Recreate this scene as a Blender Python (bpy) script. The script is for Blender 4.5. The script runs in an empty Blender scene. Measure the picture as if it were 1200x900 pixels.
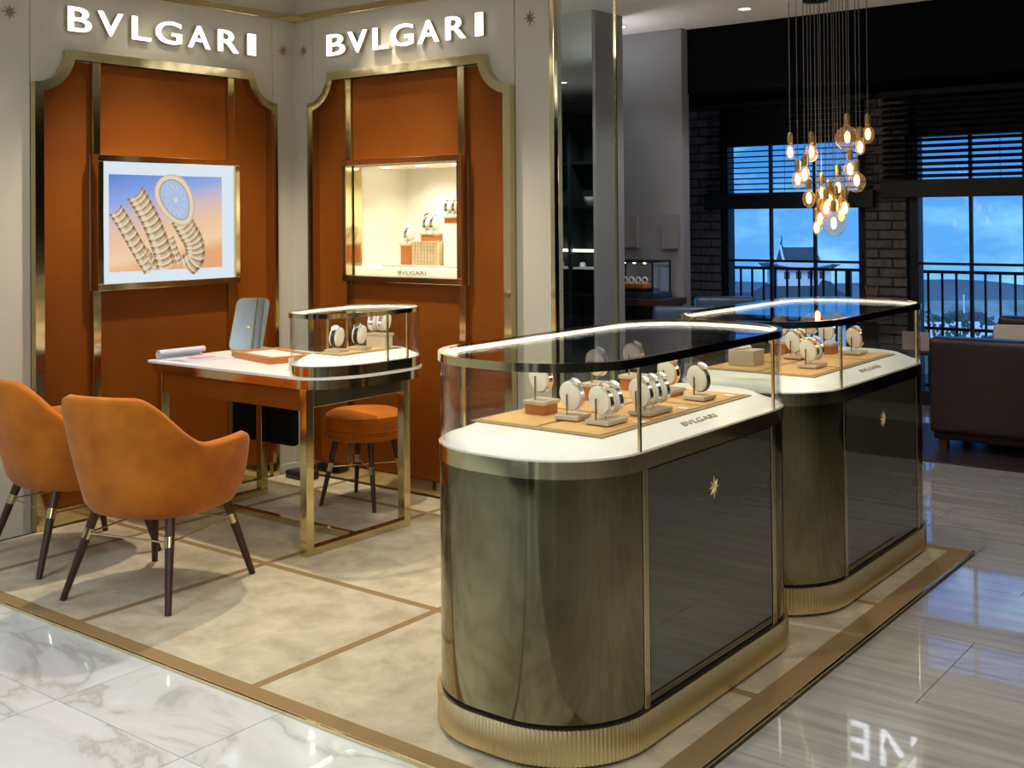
import bpy, bmesh, math, random
from mathutils import Vector, Matrix
random.seed(7)
R_ = math.radians
sc = bpy.context.scene
COL = sc.collection

# ------------------------------------------------------------------ camera
YAW, PITCH, ROLL = 0.658984, 0.0118175, -0.00824723
fw = Vector((-math.sin(YAW)*math.cos(PITCH), math.cos(YAW)*math.cos(PITCH), math.sin(PITCH)))
rt = Vector((math.cos(YAW), math.sin(YAW), 0)); up = rt.cross(fw)
r2 = math.cos(ROLL)*rt + math.sin(ROLL)*up
u2 = -math.sin(ROLL)*rt + math.cos(ROLL)*up
cam_d = bpy.data.cameras.new('camera')
cam = bpy.data.objects.new('camera', cam_d); COL.objects.link(cam)
CAM = Vector((5.062, -4.475, 1.45))
m = Matrix((r2, u2, -fw)).transposed().to_4x4(); m.translation = CAM
cam.matrix_world = m
cam_d.sensor_width = 36.0
cam_d.lens = 1340.37/1200*36
cam_d.shift_y = -(450-239.435)/1200
cam_d.clip_end = 3000
sc.camera = cam

# ------------------------------------------------------------------ world: dusk sky with clouds
w = bpy.data.worlds.new('dusk_sky'); sc.world = w; w.use_nodes = True
nt = w.node_tree; nt.nodes.clear()
def N(t, ty, **kw):
    n = t.nodes.new(ty)
    for k, v in kw.items(): setattr(n, k, v)
    return n
tc = N(nt, 'ShaderNodeTexCoord'); sep = N(nt, 'ShaderNodeSeparateXYZ')
nt.links.new(tc.outputs['Generated'], sep.inputs[0])
gr = N(nt, 'ShaderNodeValToRGB')
nt.links.new(sep.outputs['Z'], gr.inputs[0])
cr = gr.color_ramp
cr.elements[0].position = 0.0; cr.elements[0].color = (0.115, 0.40, 0.82, 1)
cr.elements[1].position = 0.25; cr.elements[1].color = (0.03, 0.17, 0.60, 1)
e = cr.elements.new(0.06); e.color = (0.052, 0.275, 0.72, 1)
mp = N(nt, 'ShaderNodeMapping'); mp.inputs['Scale'].default_value = (1, 1, 2.2)
nt.links.new(tc.outputs['Generated'], mp.inputs[0])
cn = N(nt, 'ShaderNodeTexNoise'); cn.inputs['Scale'].default_value = 9.0; cn.inputs['Detail'].default_value = 8; cn.inputs['Roughness'].default_value = 0.55
nt.links.new(mp.outputs[0], cn.inputs['Vector'])
c2 = N(nt, 'ShaderNodeValToRGB'); c2.color_ramp.elements[0].position = .52; c2.color_ramp.elements[1].position = .68
nt.links.new(cn.outputs[0], c2.inputs[0])
mx = N(nt, 'ShaderNodeMixRGB'); nt.links.new(c2.outputs[0], mx.inputs[0]); nt.links.new(gr.outputs[0], mx.inputs[1]); mx.inputs[2].default_value = (0.30, 0.68, 0.92, 1)
bg = N(nt, 'ShaderNodeBackground'); bg.inputs[1].default_value = 1.2
nt.links.new(mx.outputs[0], bg.inputs[0])
wo = N(nt, 'ShaderNodeOutputWorld'); nt.links.new(bg.outputs[0], wo.inputs[0])

# ------------------------------------------------------------------ exposure
vs = sc.view_settings
vs.view_transform = 'Standard'; vs.look = 'None'; vs.gamma = 1.0; vs.use_curve_mapping = False
vs.exposure = 0.0

# ------------------------------------------------------------------ ceiling lamps and added fill lights (light only; fixtures are built below)
CEIL = 2.9
def area(loc, sx, sy, power, col, name='added_fill_light'):
    d = bpy.data.lights.new(name, 'AREA'); d.shape = 'RECTANGLE'; d.size = sx; d.size_y = sy
    d.energy = power; d.color = col
    o = bpy.data.objects.new(name, d); COL.objects.link(o); o.location = loc
    return o
def spot(loc, target, power, ang, blend=.6, col=(1, .86, .66), rad=.035, name='downlight_beam'):
    d = bpy.data.lights.new(name, 'SPOT'); d.energy = power; d.color = col
    d.spot_size = R_(ang); d.spot_blend = blend; d.shadow_soft_size = rad
    o = bpy.data.objects.new(name, d); COL.objects.link(o); o.location = loc
    o.rotation_euler = (Vector(target)-Vector(loc)).to_track_quat('-Z', 'Y').to_euler()
    return o
WARM = (1, .87, .69); COOL = (.72, .87, 1.0); NEUT = (1, .93, .82)
FILL_PANELS = [((5.2, -5.8), 1.2, .6, 55, COOL), ((2.2, -5.6), 1.2, .6, 70, COOL), ((6.4, -3.0), .6, 1.2, 26, NEUT),
          ((1.2, -3.9), 1.2, .3, 36, COOL), ((4.6, -2.4), .3, 1.2, 18, NEUT)]  # unseen soft fill lights added; the cool ones stand in for mall daylight
for (x, y), sx, sy, p, c in FILL_PANELS: area((x, y, CEIL-.012), sx, sy, p, c)
DOWN = [((.80, -.92), (1.0, -1.05, 0), 190, 105), ((1.75, -1.95), (1.75, -2.0, 0), 22, 80), ((2.35, -.45), (2.35, -.6, 0), 50, 80),
        ((2.3, -1.75), (2.3, -1.75, 0), 48, 80), ((3.1, -1.4), (3.1, -1.4, .8), 70, 70), ((3.1, .0), (3.1, .0, .8), 60, 70),
        ((.55, -1.0), (0, -.9, 1.6), 13, 70), ((1.0, -.55), (.9, 0, 1.6), 15, 70), ((.5, -2.0), (.5, -1.9, 0), 12, 80),
        ((4.6, -1.0), (4.6, -1.0, 0), 30, 90), ((4.4, 1.2), (4.4, 1.2, 0), 14, 90), ((.8, -.25), (.8, -.25, 0), 40, 70)]
for (x, y), tg, p, a in DOWN: spot((x, y, CEIL-.03), tg, p, a, col=WARM)
LOUNGE = [((1.47, 2.835), (1.47, 2.835, 0), 40, 110), ((.40, 2.90), (.40, 2.60, 0), 14, 80)]
HALL = [((2.9, 1.5), (2.9, 1.5, 0), 40, 120), ((4.3, 2.5), (4.3, 2.5, 0), 30, 120), ((1.0, 1.3), (1.0, 1.3, 0), 40, 120), ((-2.0, -1.2), (-2.0, -1.2, 0), 110, 120), ((-1.2, 1.6), (-1.2, 1.6, 0), 80, 120)]  # off-frame spots added to brighten the ceiling; only the shelving one is seen
for (x, y), tg, p, a in HALL: spot((x, y, CEIL-.03), tg, p, a, col=(1, .95, .9))
for (x, y), tg, p, a in LOUNGE: spot((x, y, CEIL-.03), tg, p, a, col=(1, .95, .9))

def cove(x, y, z, L, power):
    a = area((x, y, z), L, .08, power, (1, .95, .90), 'added_uplight_lamp'); a.rotation_euler = (math.pi, 0, 0)
ADDED_UPLIGHTS = [(.10, 2.64, 2.33, .8, 5), (.95, .12, 2.33, 1.5, 30), (2.6, 3.32, 2.43, 0, 0)]  # concealed upward lights added to brighten the ceiling
for x, y, z, L, p in ADDED_UPLIGHTS[:2]: cove(x, y, z, L, p)
pl_ = bpy.data.lights.new('bulb_glow', 'POINT'); pl_.energy = 4; pl_.color = (1, .68, .38); pl_.shadow_soft_size = .10
po_ = bpy.data.objects.new('bulb_glow', pl_); COL.objects.link(po_); po_.location = (2.0, 2.80, 1.80)
sn_ = bpy.data.lights.new('added_castle_fill', 'SUN'); sn_.energy = 1.7; sn_.color = (.62, .82, 1.0); sn_.angle = R_(30)  # no sun at dusk; soft frontal fill added to brighten castle and hills
so_ = bpy.data.objects.new('added_castle_fill', sn_); COL.objects.link(so_); so_.rotation_euler = (R_(50), 0, R_(18))
# ------------------------------------------------------------------ materials
MATS = {}
def pbr(name, col, rough=.5, metal=0, spec=.5, coat=0, bump=None, vary=None, emit=None, estr=0, sheen=0):
    """bump=(scale,strength,stretch xyz); vary=(scale, colour2, stretch xyz, lo, hi)"""
    if name in MATS: return MATS[name]
    mt = bpy.data.materials.new(name); mt.use_nodes = True
    t = mt.node_tree; b = t.nodes['Principled BSDF']
    b.inputs['Base Color'].default_value = (*col, 1); b.inputs['Roughness'].default_value = rough
    b.inputs['Metallic'].default_value = metal; b.inputs['Specular IOR Level'].default_value = spec
    b.inputs['Coat Weight'].default_value = coat; b.inputs['Coat Roughness'].default_value = .03
    if sheen: b.inputs['Sheen Weight'].default_value = sheen; b.inputs['Sheen Roughness'].default_value = .4
    if emit: b.inputs['Emission Color'].default_value = (*emit, 1); b.inputs['Emission Strength'].default_value = estr
    if vary or bump:
        g = N(t, 'ShaderNodeNewGeometry')
    if vary:
        mpn = N(t, 'ShaderNodeMapping'); mpn.inputs['Scale'].default_value = vary[2]
        t.links.new(g.outputs['Position'], mpn.inputs[0])
        no = N(t, 'ShaderNodeTexNoise'); no.inputs['Scale'].default_value = vary[0]; no.inputs['Detail'].default_value = 6
        t.links.new(mpn.outputs[0], no.inputs['Vector'])
        rp = N(t, 'ShaderNodeValToRGB'); rp.color_ramp.elements[0].position = vary[3]; rp.color_ramp.elements[1].position = vary[4]
        rp.color_ramp.elements[0].color = (*col, 1); rp.color_ramp.elements[1].color = (*vary[1], 1)
        t.links.new(no.outputs[0], rp.inputs[0]); t.links.new(rp.outputs[0], b.inputs['Base Color'])
    if bump:
        mpb = N(t, 'ShaderNodeMapping'); mpb.inputs['Scale'].default_value = bump[2]
        t.links.new(g.outputs['Position'], mpb.inputs[0])
        nb = N(t, 'ShaderNodeTexNoise'); nb.inputs['Scale'].default_value = bump[0]; nb.inputs['Detail'].default_value = 3
        t.links.new(mpb.outputs[0], nb.inputs['Vector'])
        bp = N(t, 'ShaderNodeBump'); bp.inputs['Strength'].default_value = bump[1]; bp.inputs['Distance'].default_value = .01
        t.links.new(nb.outputs[0], bp.inputs['Height']); t.links.new(bp.outputs[0], b.inputs['Normal'])
    MATS[name] = mt
    return mt
def glass(name, tint=(1, 1, 1), ior=1.4, rough=0.0):
    mt = bpy.data.materials.new(name); mt.use_nodes = True; t = mt.node_tree; t.nodes.clear()
    o = N(t, 'ShaderNodeOutputMaterial'); mixn = N(t, 'ShaderNodeMixShader')
    tr = N(t, 'ShaderNodeBsdfTransparent'); tr.inputs[0].default_value = (*tint, 1)
    gl = N(t, 'ShaderNodeBsdfGlossy'); gl.inputs['Roughness'].default_value = rough
    # Schlick reflectance that is the same on both sides of the pane
    g = N(t, 'ShaderNodeNewGeometry'); dt = N(t, 'ShaderNodeVectorMath'); dt.operation = 'DOT_PRODUCT'
    t.links.new(g.outputs['Normal'], dt.inputs[0]); t.links.new(g.outputs['Incoming'], dt.inputs[1])
    def mth(op, a, b_=None):
        q = N(t, 'ShaderNodeMath'); q.operation = op
        for i_, v_ in enumerate((a, b_)):
            if v_ is None: continue
            if isinstance(v_, (int, float)): q.inputs[i_].default_value = v_
            else: t.links.new(v_, q.inputs[i_])
        return q.outputs[0]
    f0 = ((ior-1)/(ior+1))**2
    pw_ = mth('POWER', mth('SUBTRACT', 1.0, mth('MINIMUM', mth('ABSOLUTE', dt.outputs['Value']), 1.0)), 5.0)
    fr_ = mth('ADD', mth('MULTIPLY', pw_, 1-f0), f0)
    t.links.new(fr_, mixn.inputs[0]); t.links.new(tr.outputs[0], mixn.inputs[1]); t.links.new(gl.outputs[0], mixn.inputs[2])
    t.links.new(mixn.outputs[0], o.inputs[0]); MATS[name] = mt
    return mt
def emis(name, col, s):
    mt = bpy.data.materials.new(name); mt.use_nodes = True; t = mt.node_tree; t.nodes.clear()
    o = N(t, 'ShaderNodeOutputMaterial'); em = N(t, 'ShaderNodeEmission'); em.inputs[0].default_value = (*col, 1); em.inputs[1].default_value = s
    t.links.new(em.outputs[0], o.inputs[0]); MATS[name] = mt
    return mt
U = (1, 1, 1)
taupe = pbr('taupe_panel', (.50, .475, .39), .55, bump=(220, .12, U))
white_ceiling = pbr('white_ceiling', (.82, .82, .82), .8)
brass = pbr('polished_brass', (.68, .57, .32), .12, 1, bump=(14, .02, U))
brass_sat = pbr('satin_brass', (.56, .42, .20), .26, 1)
brass_plinth = pbr('fluted_brass', (.82, .69, .42), .28, 1)
bronze = pbr('patinated_bronze', (.17, .14, .066), .09, 1, .5, coat=.0, vary=(3.0, (.40, .345, .19), (1, 1, .55), .35, .72))
smoked = pbr('smoked_glass_panel', (.056, .051, .032), .03, 0, .9, coat=.8)
orange_panel = pbr('orange_leather_panel', (.205, .055, .0025), .55, spec=.15, vary=(1.6, (.15, .036, .0015), U, .35, .7), bump=(160, .10, U))
orange_vel = pbr('orange_velvet', (.52, .150, .008), .75, spec=.2, sheen=.15, vary=(7, (.33, .082, .004), U, .35, .75), bump=(90, .10, U))
darkwood = pbr('dark_walnut', (.045, .018, .010), .35)
white_lac = pbr('white_lacquer', (.82, .81, .77), .30)
white_top = pbr('white_table_top', (.85, .85, .86), .18)
cream = pbr('cream_leatherette', (.80, .73, .60), .5)
ivory = pbr('ivory_niche', (.90, .86, .74), .6)
lattice_gold = pbr('lattice_gold', (.72, .52, .25), .4, .25)
steel = pbr('watch_steel', (.80, .80, .82), .18, 1)
gold = pbr('watch_gold', (.85, .58, .30), .18, 1)
dialw = pbr('watch_dial', (.85, .86, .90), .2)
blackl = pbr('black_leather', (.012, .012, .013), .35)
tan = pbr('tan_leather_mat', (.62, .36, .13), .6)
taupe_edge = pbr('mat_border', (.30, .23, .12), .5)
orange_block = pbr('orange_lacquer_block', (.48, .16, .03), .4)
beige_block = pbr('beige_block', (.58, .48, .36), .45)
blackm = pbr('matt_black', (.004, .004, .005), .7, spec=.2)
blackwall = pbr('black_paint', (.0035, .0035, .005), .9, spec=.05)
dark_metal = pbr('dark_metal', (.005, .006, .009), .5, .1, spec=.3)
grey_plaster = pbr('grey_plaster', (.27, .275, .30), .75, vary=(1.3, (.21, .215, .24), U, .4, .7))
grey_plaster2 = pbr('grey_frame_panel', (.20, .205, .22), .6)
mirror_m = pbr('mirror_silver', (.72, .76, .78), .01, 1)
mirror_b = pbr('bronze_mirror', (.74, .80, .80), .01, 1)
oxblood = pbr('oxblood_leather', (.020, .006, .005), .30, vary=(9, (.018, .006, .005), U, .4, .7), bump=(60, .12, U))
brown_wood = pbr('brown_wood', (.055, .020, .014), .4)
pale_fabric = pbr('pale_linen', (.50, .45, .38), .9)
brickm = pbr('painted_brick', (.115, .105, .105), .85, vary=(18, (.06, .055, .055), U, .35, .7), bump=(70, .4, U))
mortar = pbr('dark_mortar', (.022, .020, .022), .9)
paper = pbr('white_paper', (.80, .80, .88), .7)
pinkpaper = pbr('pink_print', (.70, .36, .34), .7)
castle_w = pbr('castle_plaster', (.85, .88, .90), .8)
castle_r = pbr('castle_tiles', (.07, .09, .11), .7)
hill_m = pbr('far_hill', (.20, .25, .29), 1.0, vary=(.02, (.15, .19, .22), U, .35, .7))  # distance haze put into the base colour as a blue tint
hill_n = pbr('near_hill', (.48, .60, .58), 1.0, vary=(.05, (.20, .30, .28), U, .4, .65))
town_m = pbr('town_wall', (.75, .78, .80), .9)
leaf_m = pbr('dark_foliage', (.10, .16, .13), .9)
terrace_m = pbr('terrace_paving', (.10, .11, .12), .8)
glass_m = glass('clear_glass', (.97, .985, .975), 1.30)
fin_glass = glass('fin_glass', (.93, .96, .95), 1.40)
win_glass = glass('window_glass', (.90, .95, 1.0), 1.25)
bulb_glass = glass('bulb_glass', (1, .92, .80), 1.35)
_t = bulb_glass.node_tree; _o = [n for n in _t.nodes if n.type == 'OUTPUT_MATERIAL'][0]; _src = _o.inputs[0].links[0].from_socket
_tl = N(_t, 'ShaderNodeBsdfTranslucent'); _tl.inputs[0].default_value = (1, .80, .55, 1); _mx = N(_t, 'ShaderNodeMixShader'); _mx.inputs[0].default_value = .10
_t.links.new(_src, _mx.inputs[1]); _t.links.new(_tl.outputs[0], _mx.inputs[2]); _t.links.new(_mx.outputs[0], _o.inputs[0])
led = emis('led_strip', (1, .90, .72), 9)
signw = emis('sign_face', (1, .97, .92), 2.6)
filament = emis('filament', (1, .56, .20), 7)
lampw = emis('downlight_lens', (1, .97, .9), 6)
lampwarm = emis('downlight_lens_warm', (1, .88, .68), 8)
panelw = emis('panel_diffuser', (.95, .98, 1), 2.5)
sign_ne = emis('backlit_letters', (.85, .93, 1), 8.0)

def tile_mat(name, base, vein, kind):
    mt = bpy.data.materials.new(name); mt.use_nodes = True; t = mt.node_tree; b = t.nodes['Principled BSDF']
    g = N(t, 'ShaderNodeNewGeometry'); oi = N(t, 'ShaderNodeObjectInfo')
    ad = N(t, 'ShaderNodeVectorMath'); ad.operation = 'MULTIPLY_ADD'
    cx = N(t, 'ShaderNodeCombineXYZ')
    for i in range(3): t.links.new(oi.outputs['Random'], cx.inputs[i])
    ad.inputs[1].default_value = (7, 11, 5); t.links.new(cx.outputs[0], ad.inputs[0]); t.links.new(g.outputs['Position'], ad.inputs[2])
    mpn = N(t, 'ShaderNodeMapping'); t.links.new(ad.outputs[0], mpn.inputs[0])
    no = N(t, 'ShaderNodeTexNoise')
    rp = N(t, 'ShaderNodeValToRGB')
    if kind == 'marble':
        mpn.inputs['Rotation'].default_value = (0, 0, .5); mpn.inputs['Scale'].default_value = (1, 1.7, 1)
        no.inputs['Scale'].default_value = 1.15; no.inputs['Detail'].default_value = 6; no.inputs['Roughness'].default_value = .55; no.inputs['Distortion'].default_value = .9
        e0, e1 = rp.color_ramp.elements; e0.position = .40; e0.color = (*base, 1); e1.position = .62; e1.color = (*base, 1)
        for p, c in ((.470, tuple(.72*base[i]+.28*vein[i] for i in range(3))), (.50, vein), (.525, tuple(.6*base[i]+.4*vein[i] for i in range(3)))):
            q = rp.color_ramp.elements.new(p); q.color = (*c, 1)
    else:
        mpn.inputs['Scale'].default_value = (.35, 7, 1); mpn.inputs['Rotation'].default_value = (0, 0, .03)
        no.inputs['Scale'].default_value = 3.0; no.inputs['Detail'].default_value = 5; no.inputs['Roughness'].default_value = .6
        e0, e1 = rp.color_ramp.elements; e0.position = .30; e0.color = (*vein, 1); e1.position = .68; e1.color = (*base, 1)
    t.links.new(mpn.outputs[0], no.inputs['Vector']); t.links.new(no.outputs[0], rp.inputs[0]); t.links.new(rp.outputs[0], b.inputs['Base Color'])
    b.inputs['Roughness'].default_value = .12; b.inputs['Specular IOR Level'].default_value = .6
    b.inputs['Coat Weight'].default_value = 1.0; b.inputs['Coat IOR'].default_value = 1.75; b.inputs['Coat Roughness'].default_value = .012
    nb = N(t, 'ShaderNodeTexNoise'); nb.inputs['Scale'].default_value = 5; t.links.new(g.outputs['Position'], nb.inputs['Vector'])
    bp = N(t, 'ShaderNodeBump'); bp.inputs['Strength'].default_value = .006; bp.inputs['Distance'].default_value = .02
    t.links.new(nb.outputs[0], bp.inputs['Height']); t.links.new(bp.outputs[0], b.inputs['Normal']); t.links.new(bp.outputs[0], b.inputs['Coat Normal'])
    MATS[name] = mt
    return mt
marble_m = tile_mat('white_marble', (.70, .73, .75), (.47, .49, .48), 'marble')
stone_m = tile_mat('grey_veined_stone', (.47, .455, .44), (.30, .285, .27), 'stone')
grout_m = pbr('grout', (.18, .17, .16), .8)

def carpet_mat():
    mt = bpy.data.materials.new('beige_carpet'); mt.use_nodes = True; t = mt.node_tree; b = t.nodes['Principled BSDF']
    g = N(t, 'ShaderNodeNewGeometry'); s = N(t, 'ShaderNodeSeparateXYZ'); t.links.new(g.outputs['Position'], s.inputs[0])
    def band(src, c, wd):
        a = N(t, 'ShaderNodeMath'); a.operation = 'SUBTRACT'; t.links.new(src, a.inputs[0]); a.inputs[1].default_value = c
        d = N(t, 'ShaderNodeMath'); d.operation = 'ABSOLUTE'; t.links.new(a.outputs[0], d.inputs[0])
        l = N(t, 'ShaderNodeMath'); l.operation = 'LESS_THAN'; t.links.new(d.outputs[0], l.inputs[0]); l.inputs[1].default_value = wd/2
        return l.outputs[0]
    outs = [band(s.outputs['X'], c, wd) for c, wd in ((.465, .036), (1.29, .036), (2.25, .036), (3.56, .085), (2.9, .0))] + \
           [band(s.outputs['Y'], c, wd) for c, wd in ((-1.31, .036), (-2.19, .06), (-.30, .036), (.57, .06))]
    cur = outs[0]
    for o in outs[1:]:
        mxx = N(t, 'ShaderNodeMath'); mxx.operation = 'MAXIMUM'; t.links.new(cur, mxx.inputs[0]); t.links.new(o, mxx.inputs[1]); cur = mxx.outputs[0]
    no = N(t, 'ShaderNodeTexNoise'); no.inputs['Scale'].default_value = 6.5; no.inputs['Detail'].default_value = 9; no.inputs['Roughness'].default_value = .65; no.inputs['Distortion'].default_value = .35
    t.links.new(g.outputs['Position'], no.inputs['Vector'])
    rp = N(t, 'ShaderNodeValToRGB'); rp.color_ramp.elements[0].position = .36; rp.color_ramp.elements[1].position = .66
    rp.color_ramp.elements[0].color = (.37, .315, .215, 1); rp.color_ramp.elements[1].color = (.52, .455, .335, 1)
    t.links.new(no.outputs[0], rp.inputs[0])
    n2 = N(t, 'ShaderNodeMixRGB'); t.links.new(cur, n2.inputs[0]); t.links.new(rp.outputs[0], n2.inputs[1]); n2.inputs[2].default_value = (.25, .165, .075, 1)
    t.links.new(n2.outputs[0], b.inputs['Base Color']); b.inputs['Roughness'].default_value = .95; b.inputs['Specular IOR Level'].default_value = .1
    fn = N(t, 'ShaderNodeTexNoise'); fn.inputs['Scale'].default_value = 420; t.links.new(g.outputs['Position'], fn.inputs['Vector'])
    bp = N(t, 'ShaderNodeBump'); bp.inputs['Strength'].default_value = .35; bp.inputs['Distance'].default_value = .006
    t.links.new(fn.outputs[0], bp.inputs['Height']); t.links.new(bp.outputs[0], b.inputs['Normal'])
    return mt
carpet_m = carpet_mat()

def picture_mat():
    mt = bpy.data.materials.new('lightbox_picture'); mt.use_nodes = True; t = mt.node_tree; t.nodes.clear()
    g = N(t, 'ShaderNodeNewGeometry'); s = N(t, 'ShaderNodeSeparateXYZ'); t.links.new(g.outputs['Position'], s.inputs[0])
    mr = N(t, 'ShaderNodeMapRange'); mr.inputs[1].default_value = 1.70; mr.inputs[2].default_value = 1.19
    t.links.new(s.outputs['Z'], mr.inputs[0])
    my = N(t, 'ShaderNodeMapRange'); my.inputs[1].default_value = -1.25; my.inputs[2].default_value = -.56; my.inputs[3].default_value = -.05; my.inputs[4].default_value = .22
    t.links.new(s.outputs['Y'], my.inputs[0])
    ad = N(t, 'ShaderNodeMath'); ad.operation = 'ADD'; t.links.new(mr.outputs[0], ad.inputs[0]); t.links.new(my.outputs[0], ad.inputs[1])
    rp = N(t, 'ShaderNodeValToRGB'); cr = rp.color_ramp
    cr.elements[0].position = 0; cr.elements[0].color = (.12, .26, .72, 1); cr.elements[1].position = 1; cr.elements[1].color = (.82, .42, .20, 1)
    for p, c in ((.28, (.30, .42, .80)), (.45, (.66, .52, .56)), (.66, (.88, .58, .38)), (.86, (.92, .66, .42))):
        q = cr.elements.new(p); q.color = (*c, 1)
    t.links.new(ad.outputs[0], rp.inputs[0])
    em = N(t, 'ShaderNodeEmission'); t.links.new(rp.outputs[0], em.inputs[0]); em.inputs[1].default_value = .95
    o = N(t, 'ShaderNodeOutputMaterial'); t.links.new(em.outputs[0], o.inputs[0])
    return mt
pict_m = picture_mat()
pict_white = emis('lightbox_white', (.80, .90, 1.0), .88)
def printm(n, c, s=.8): return emis('print_'+n, c, s)

# ------------------------------------------------------------------ builders
class MB:
    def __init__(s): s.bm = bmesh.new()
    def quad(s, pts):
        return s.bm.faces.new([s.bm.verts.new(p) for p in pts])
    def box(s, x0, x1, y0, y1, z0, z1, bev=0, seg=2):
        b = bmesh.new()
        bmesh.ops.create_cube(b, size=1)
        for v in b.verts:
            v.co = Vector(((x0+x1)/2+v.co.x*(x1-x0), (y0+y1)/2+v.co.y*(y1-y0), (z0+z1)/2+v.co.z*(z1-z0)))
        if bev: bmesh.ops.bevel(b, geom=b.edges[:], offset=bev, segments=seg, affect='EDGES', profile=.6)
        s.merge(b); return s
    def merge(s, b, mat=None):
        if mat is not None: b.transform(mat)
        me = bpy.data.meshes.new('t'); b.to_mesh(me); b.free(); s.bm.from_mesh(me); bpy.data.meshes.remove(me); return s
    def prism(s, loop, z0, z1, capb=True, capt=True):
        n = len(loop)
        a = [s.bm.verts.new((p[0], p[1], z0)) for p in loop]; b = [s.bm.verts.new((p[0], p[1], z1)) for p in loop]
        for i in range(n): s.bm.faces.new((a[i], a[(i+1) % n], b[(i+1) % n], b[i]))
        if capb: s.bm.faces.new(a[::-1])
        if capt: s.bm.faces.new(b)
        return s
    def ring(s, lo, li, z0, z1, closed=True):
        n = len(lo)
        q = [[s.bm.verts.new((p[0], p[1], z)) for p in l] for l, z in ((lo, z0), (lo, z1), (li, z1), (li, z0))]
        for i in range(n if closed else n-1):
            j = (i+1) % n
            for k in range(4):
                A, B = q[k], q[(k+1) % 4]
                s.bm.faces.new((A[i], A[j], B[j], B[i]))
        if not closed:
            for i in (0, n-1): s.bm.faces.new([q[k][i] for k in range(4)])
        return s
    def loft(s, rings, capa=True, capb=True, closed=True):
        V = [[s.bm.verts.new(p) for p in r] for r in rings]; n = len(rings[0])
        for a, b in zip(V, V[1:]):
            for i in range(n if closed else n-1):
                j = (i+1) % n; s.bm.faces.new((a[i], a[j], b[j], b[i]))
        if capa: s.bm.faces.new(V[0][::-1])
        if capb: s.bm.faces.new(V[-1])
        return s
    def tube(s, pts, r, n=8, r2=None):
        pts = [Vector(p) for p in pts]; rings = []
        for i, p in enumerate(pts):
            d = (pts[min(i+1, len(pts)-1)]-pts[max(i-1, 0)]).normalized()
            a = d.orthogonal().normalized() if i == 0 else (a-d*a.dot(d)).normalized()
            b = d.cross(a); rr = r if r2 is None else r+(r2-r)*i/(len(pts)-1)
            rings.append([p+rr*(math.cos(2*math.pi*k/n)*a+math.sin(2*math.pi*k/n)*b) for k in range(n)])
        return s.loft(rings)
    def lathe(s, prof, n=24, c=(0, 0, 0)):
        rings = [[(c[0]+r*math.cos(2*math.pi*k/n), c[1]+r*math.sin(2*math.pi*k/n), c[2]+z) for k in range(n)] for r, z in prof]
        return s.loft(rings)
    def bar(s, p, q, wx, wy, upv=(0, 0, 1)):
        p, q = Vector(p), Vector(q); d = (q-p).normalized(); a = d.cross(Vector(upv))
        if a.length < 1e-4: a = d.cross(Vector((1, 0, 0)))
        a.normalize(); b = a.cross(d)
        rings = [[c+sx*wx/2*a+sy*wy/2*b for sx, sy in ((-1, -1), (1, -1), (1, 1), (-1, 1))] for c in (p, q)]
        return s.loft(rings)
    def mesh(s, name, mat, smooth=None):
        bmesh.ops.recalc_face_normals(s.bm, faces=s.bm.faces[:])
        me = bpy.data.meshes.new(name); s.bm.to_mesh(me); s.bm.free()
        me.materials.append(mat)
        if smooth is not None:
            me.shade_smooth(); me.set_sharp_from_angle(angle=R_(smooth))
        return me
    def build(s, name, mat, parent=None, smooth=None, loc=None, label=None):
        return place(name, s.mesh(name, mat, smooth), parent, loc, label=label)
def place(name, me, parent=None, loc=None, rz=0, label=None, rot=None, scale=None):
    o = bpy.data.objects.new(name, me); COL.objects.link(o)
    if parent: o.parent = parent
    if loc: o.location = loc
    if rz: o.rotation_euler = (0, 0, rz)
    if rot: o.rotation_euler = rot
    if scale: o.scale = scale
    if label: o['label'] = label
    return o
def thing(name, label, cat, loc=(0, 0, 0), rz=0, group=None):
    o = bpy.data.objects.new(name, None); COL.objects.link(o); o.empty_display_size = .05
    o.location = loc; o.rotation_euler = (0, 0, rz); return tag(o, label, cat, group)
def tag(o, label, cat, group=None, kind=None):
    o['label'] = label; o['category'] = cat
    if group: o['group'] = group
    if kind: o['kind'] = kind
    return o
def struct(o, label=None, cat=None):
    o['kind'] = 'structure'
    if label: o['label'] = label
    if cat: o['category'] = cat
    return o
def copy_tree(o, parent=None):
    c = o.copy(); COL.objects.link(c); c.parent = parent
    for ch in list(o.children): copy_tree(ch, c)
    return c
def rr(x0, x1, y0, y1, R, n=10):
    pts = []
    for cx, cy, a0 in ((x1-R, y0+R, -90), (x1-R, y1-R, 0), (x0+R, y1-R, 90), (x0+R, y0+R, 180)):
        for k in range(n+1):
            a = R_(a0+90*k/n); pts.append((cx+R*math.cos(a), cy+R*math.sin(a)))
    return pts
def text_mesh(body, name, mat, extrude=.1, off=0.0, w=None, h=None):
    cu = bpy.data.curves.new('txt', 'FONT'); cu.body = body; cu.extrude = extrude; cu.offset = off; cu.resolution_u = 5; cu.size = 1
    ob = bpy.data.objects.new('txt', cu); COL.objects.link(ob)
    bpy.context.view_layer.update()
    dg = bpy.context.evaluated_depsgraph_get()
    me = bpy.data.meshes.new_from_object(ob.evaluated_get(dg))
    bpy.data.objects.remove(ob); bpy.data.curves.remove(cu)
    xs = [v.co.x for v in me.vertices]; ys = [v.co.y for v in me.vertices]
    x0, x1, y0, y1 = min(xs), max(xs), min(ys), max(ys)
    for v in me.vertices:
        v.co.x = (v.co.x-(x0+x1)/2)*((w/(x1-x0)) if w else 1); v.co.y = (v.co.y-y0)*((h/(y1-y0)) if h else 1)
    me.name = name; me.materials.clear(); me.materials.append(mat)
    return me
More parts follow.
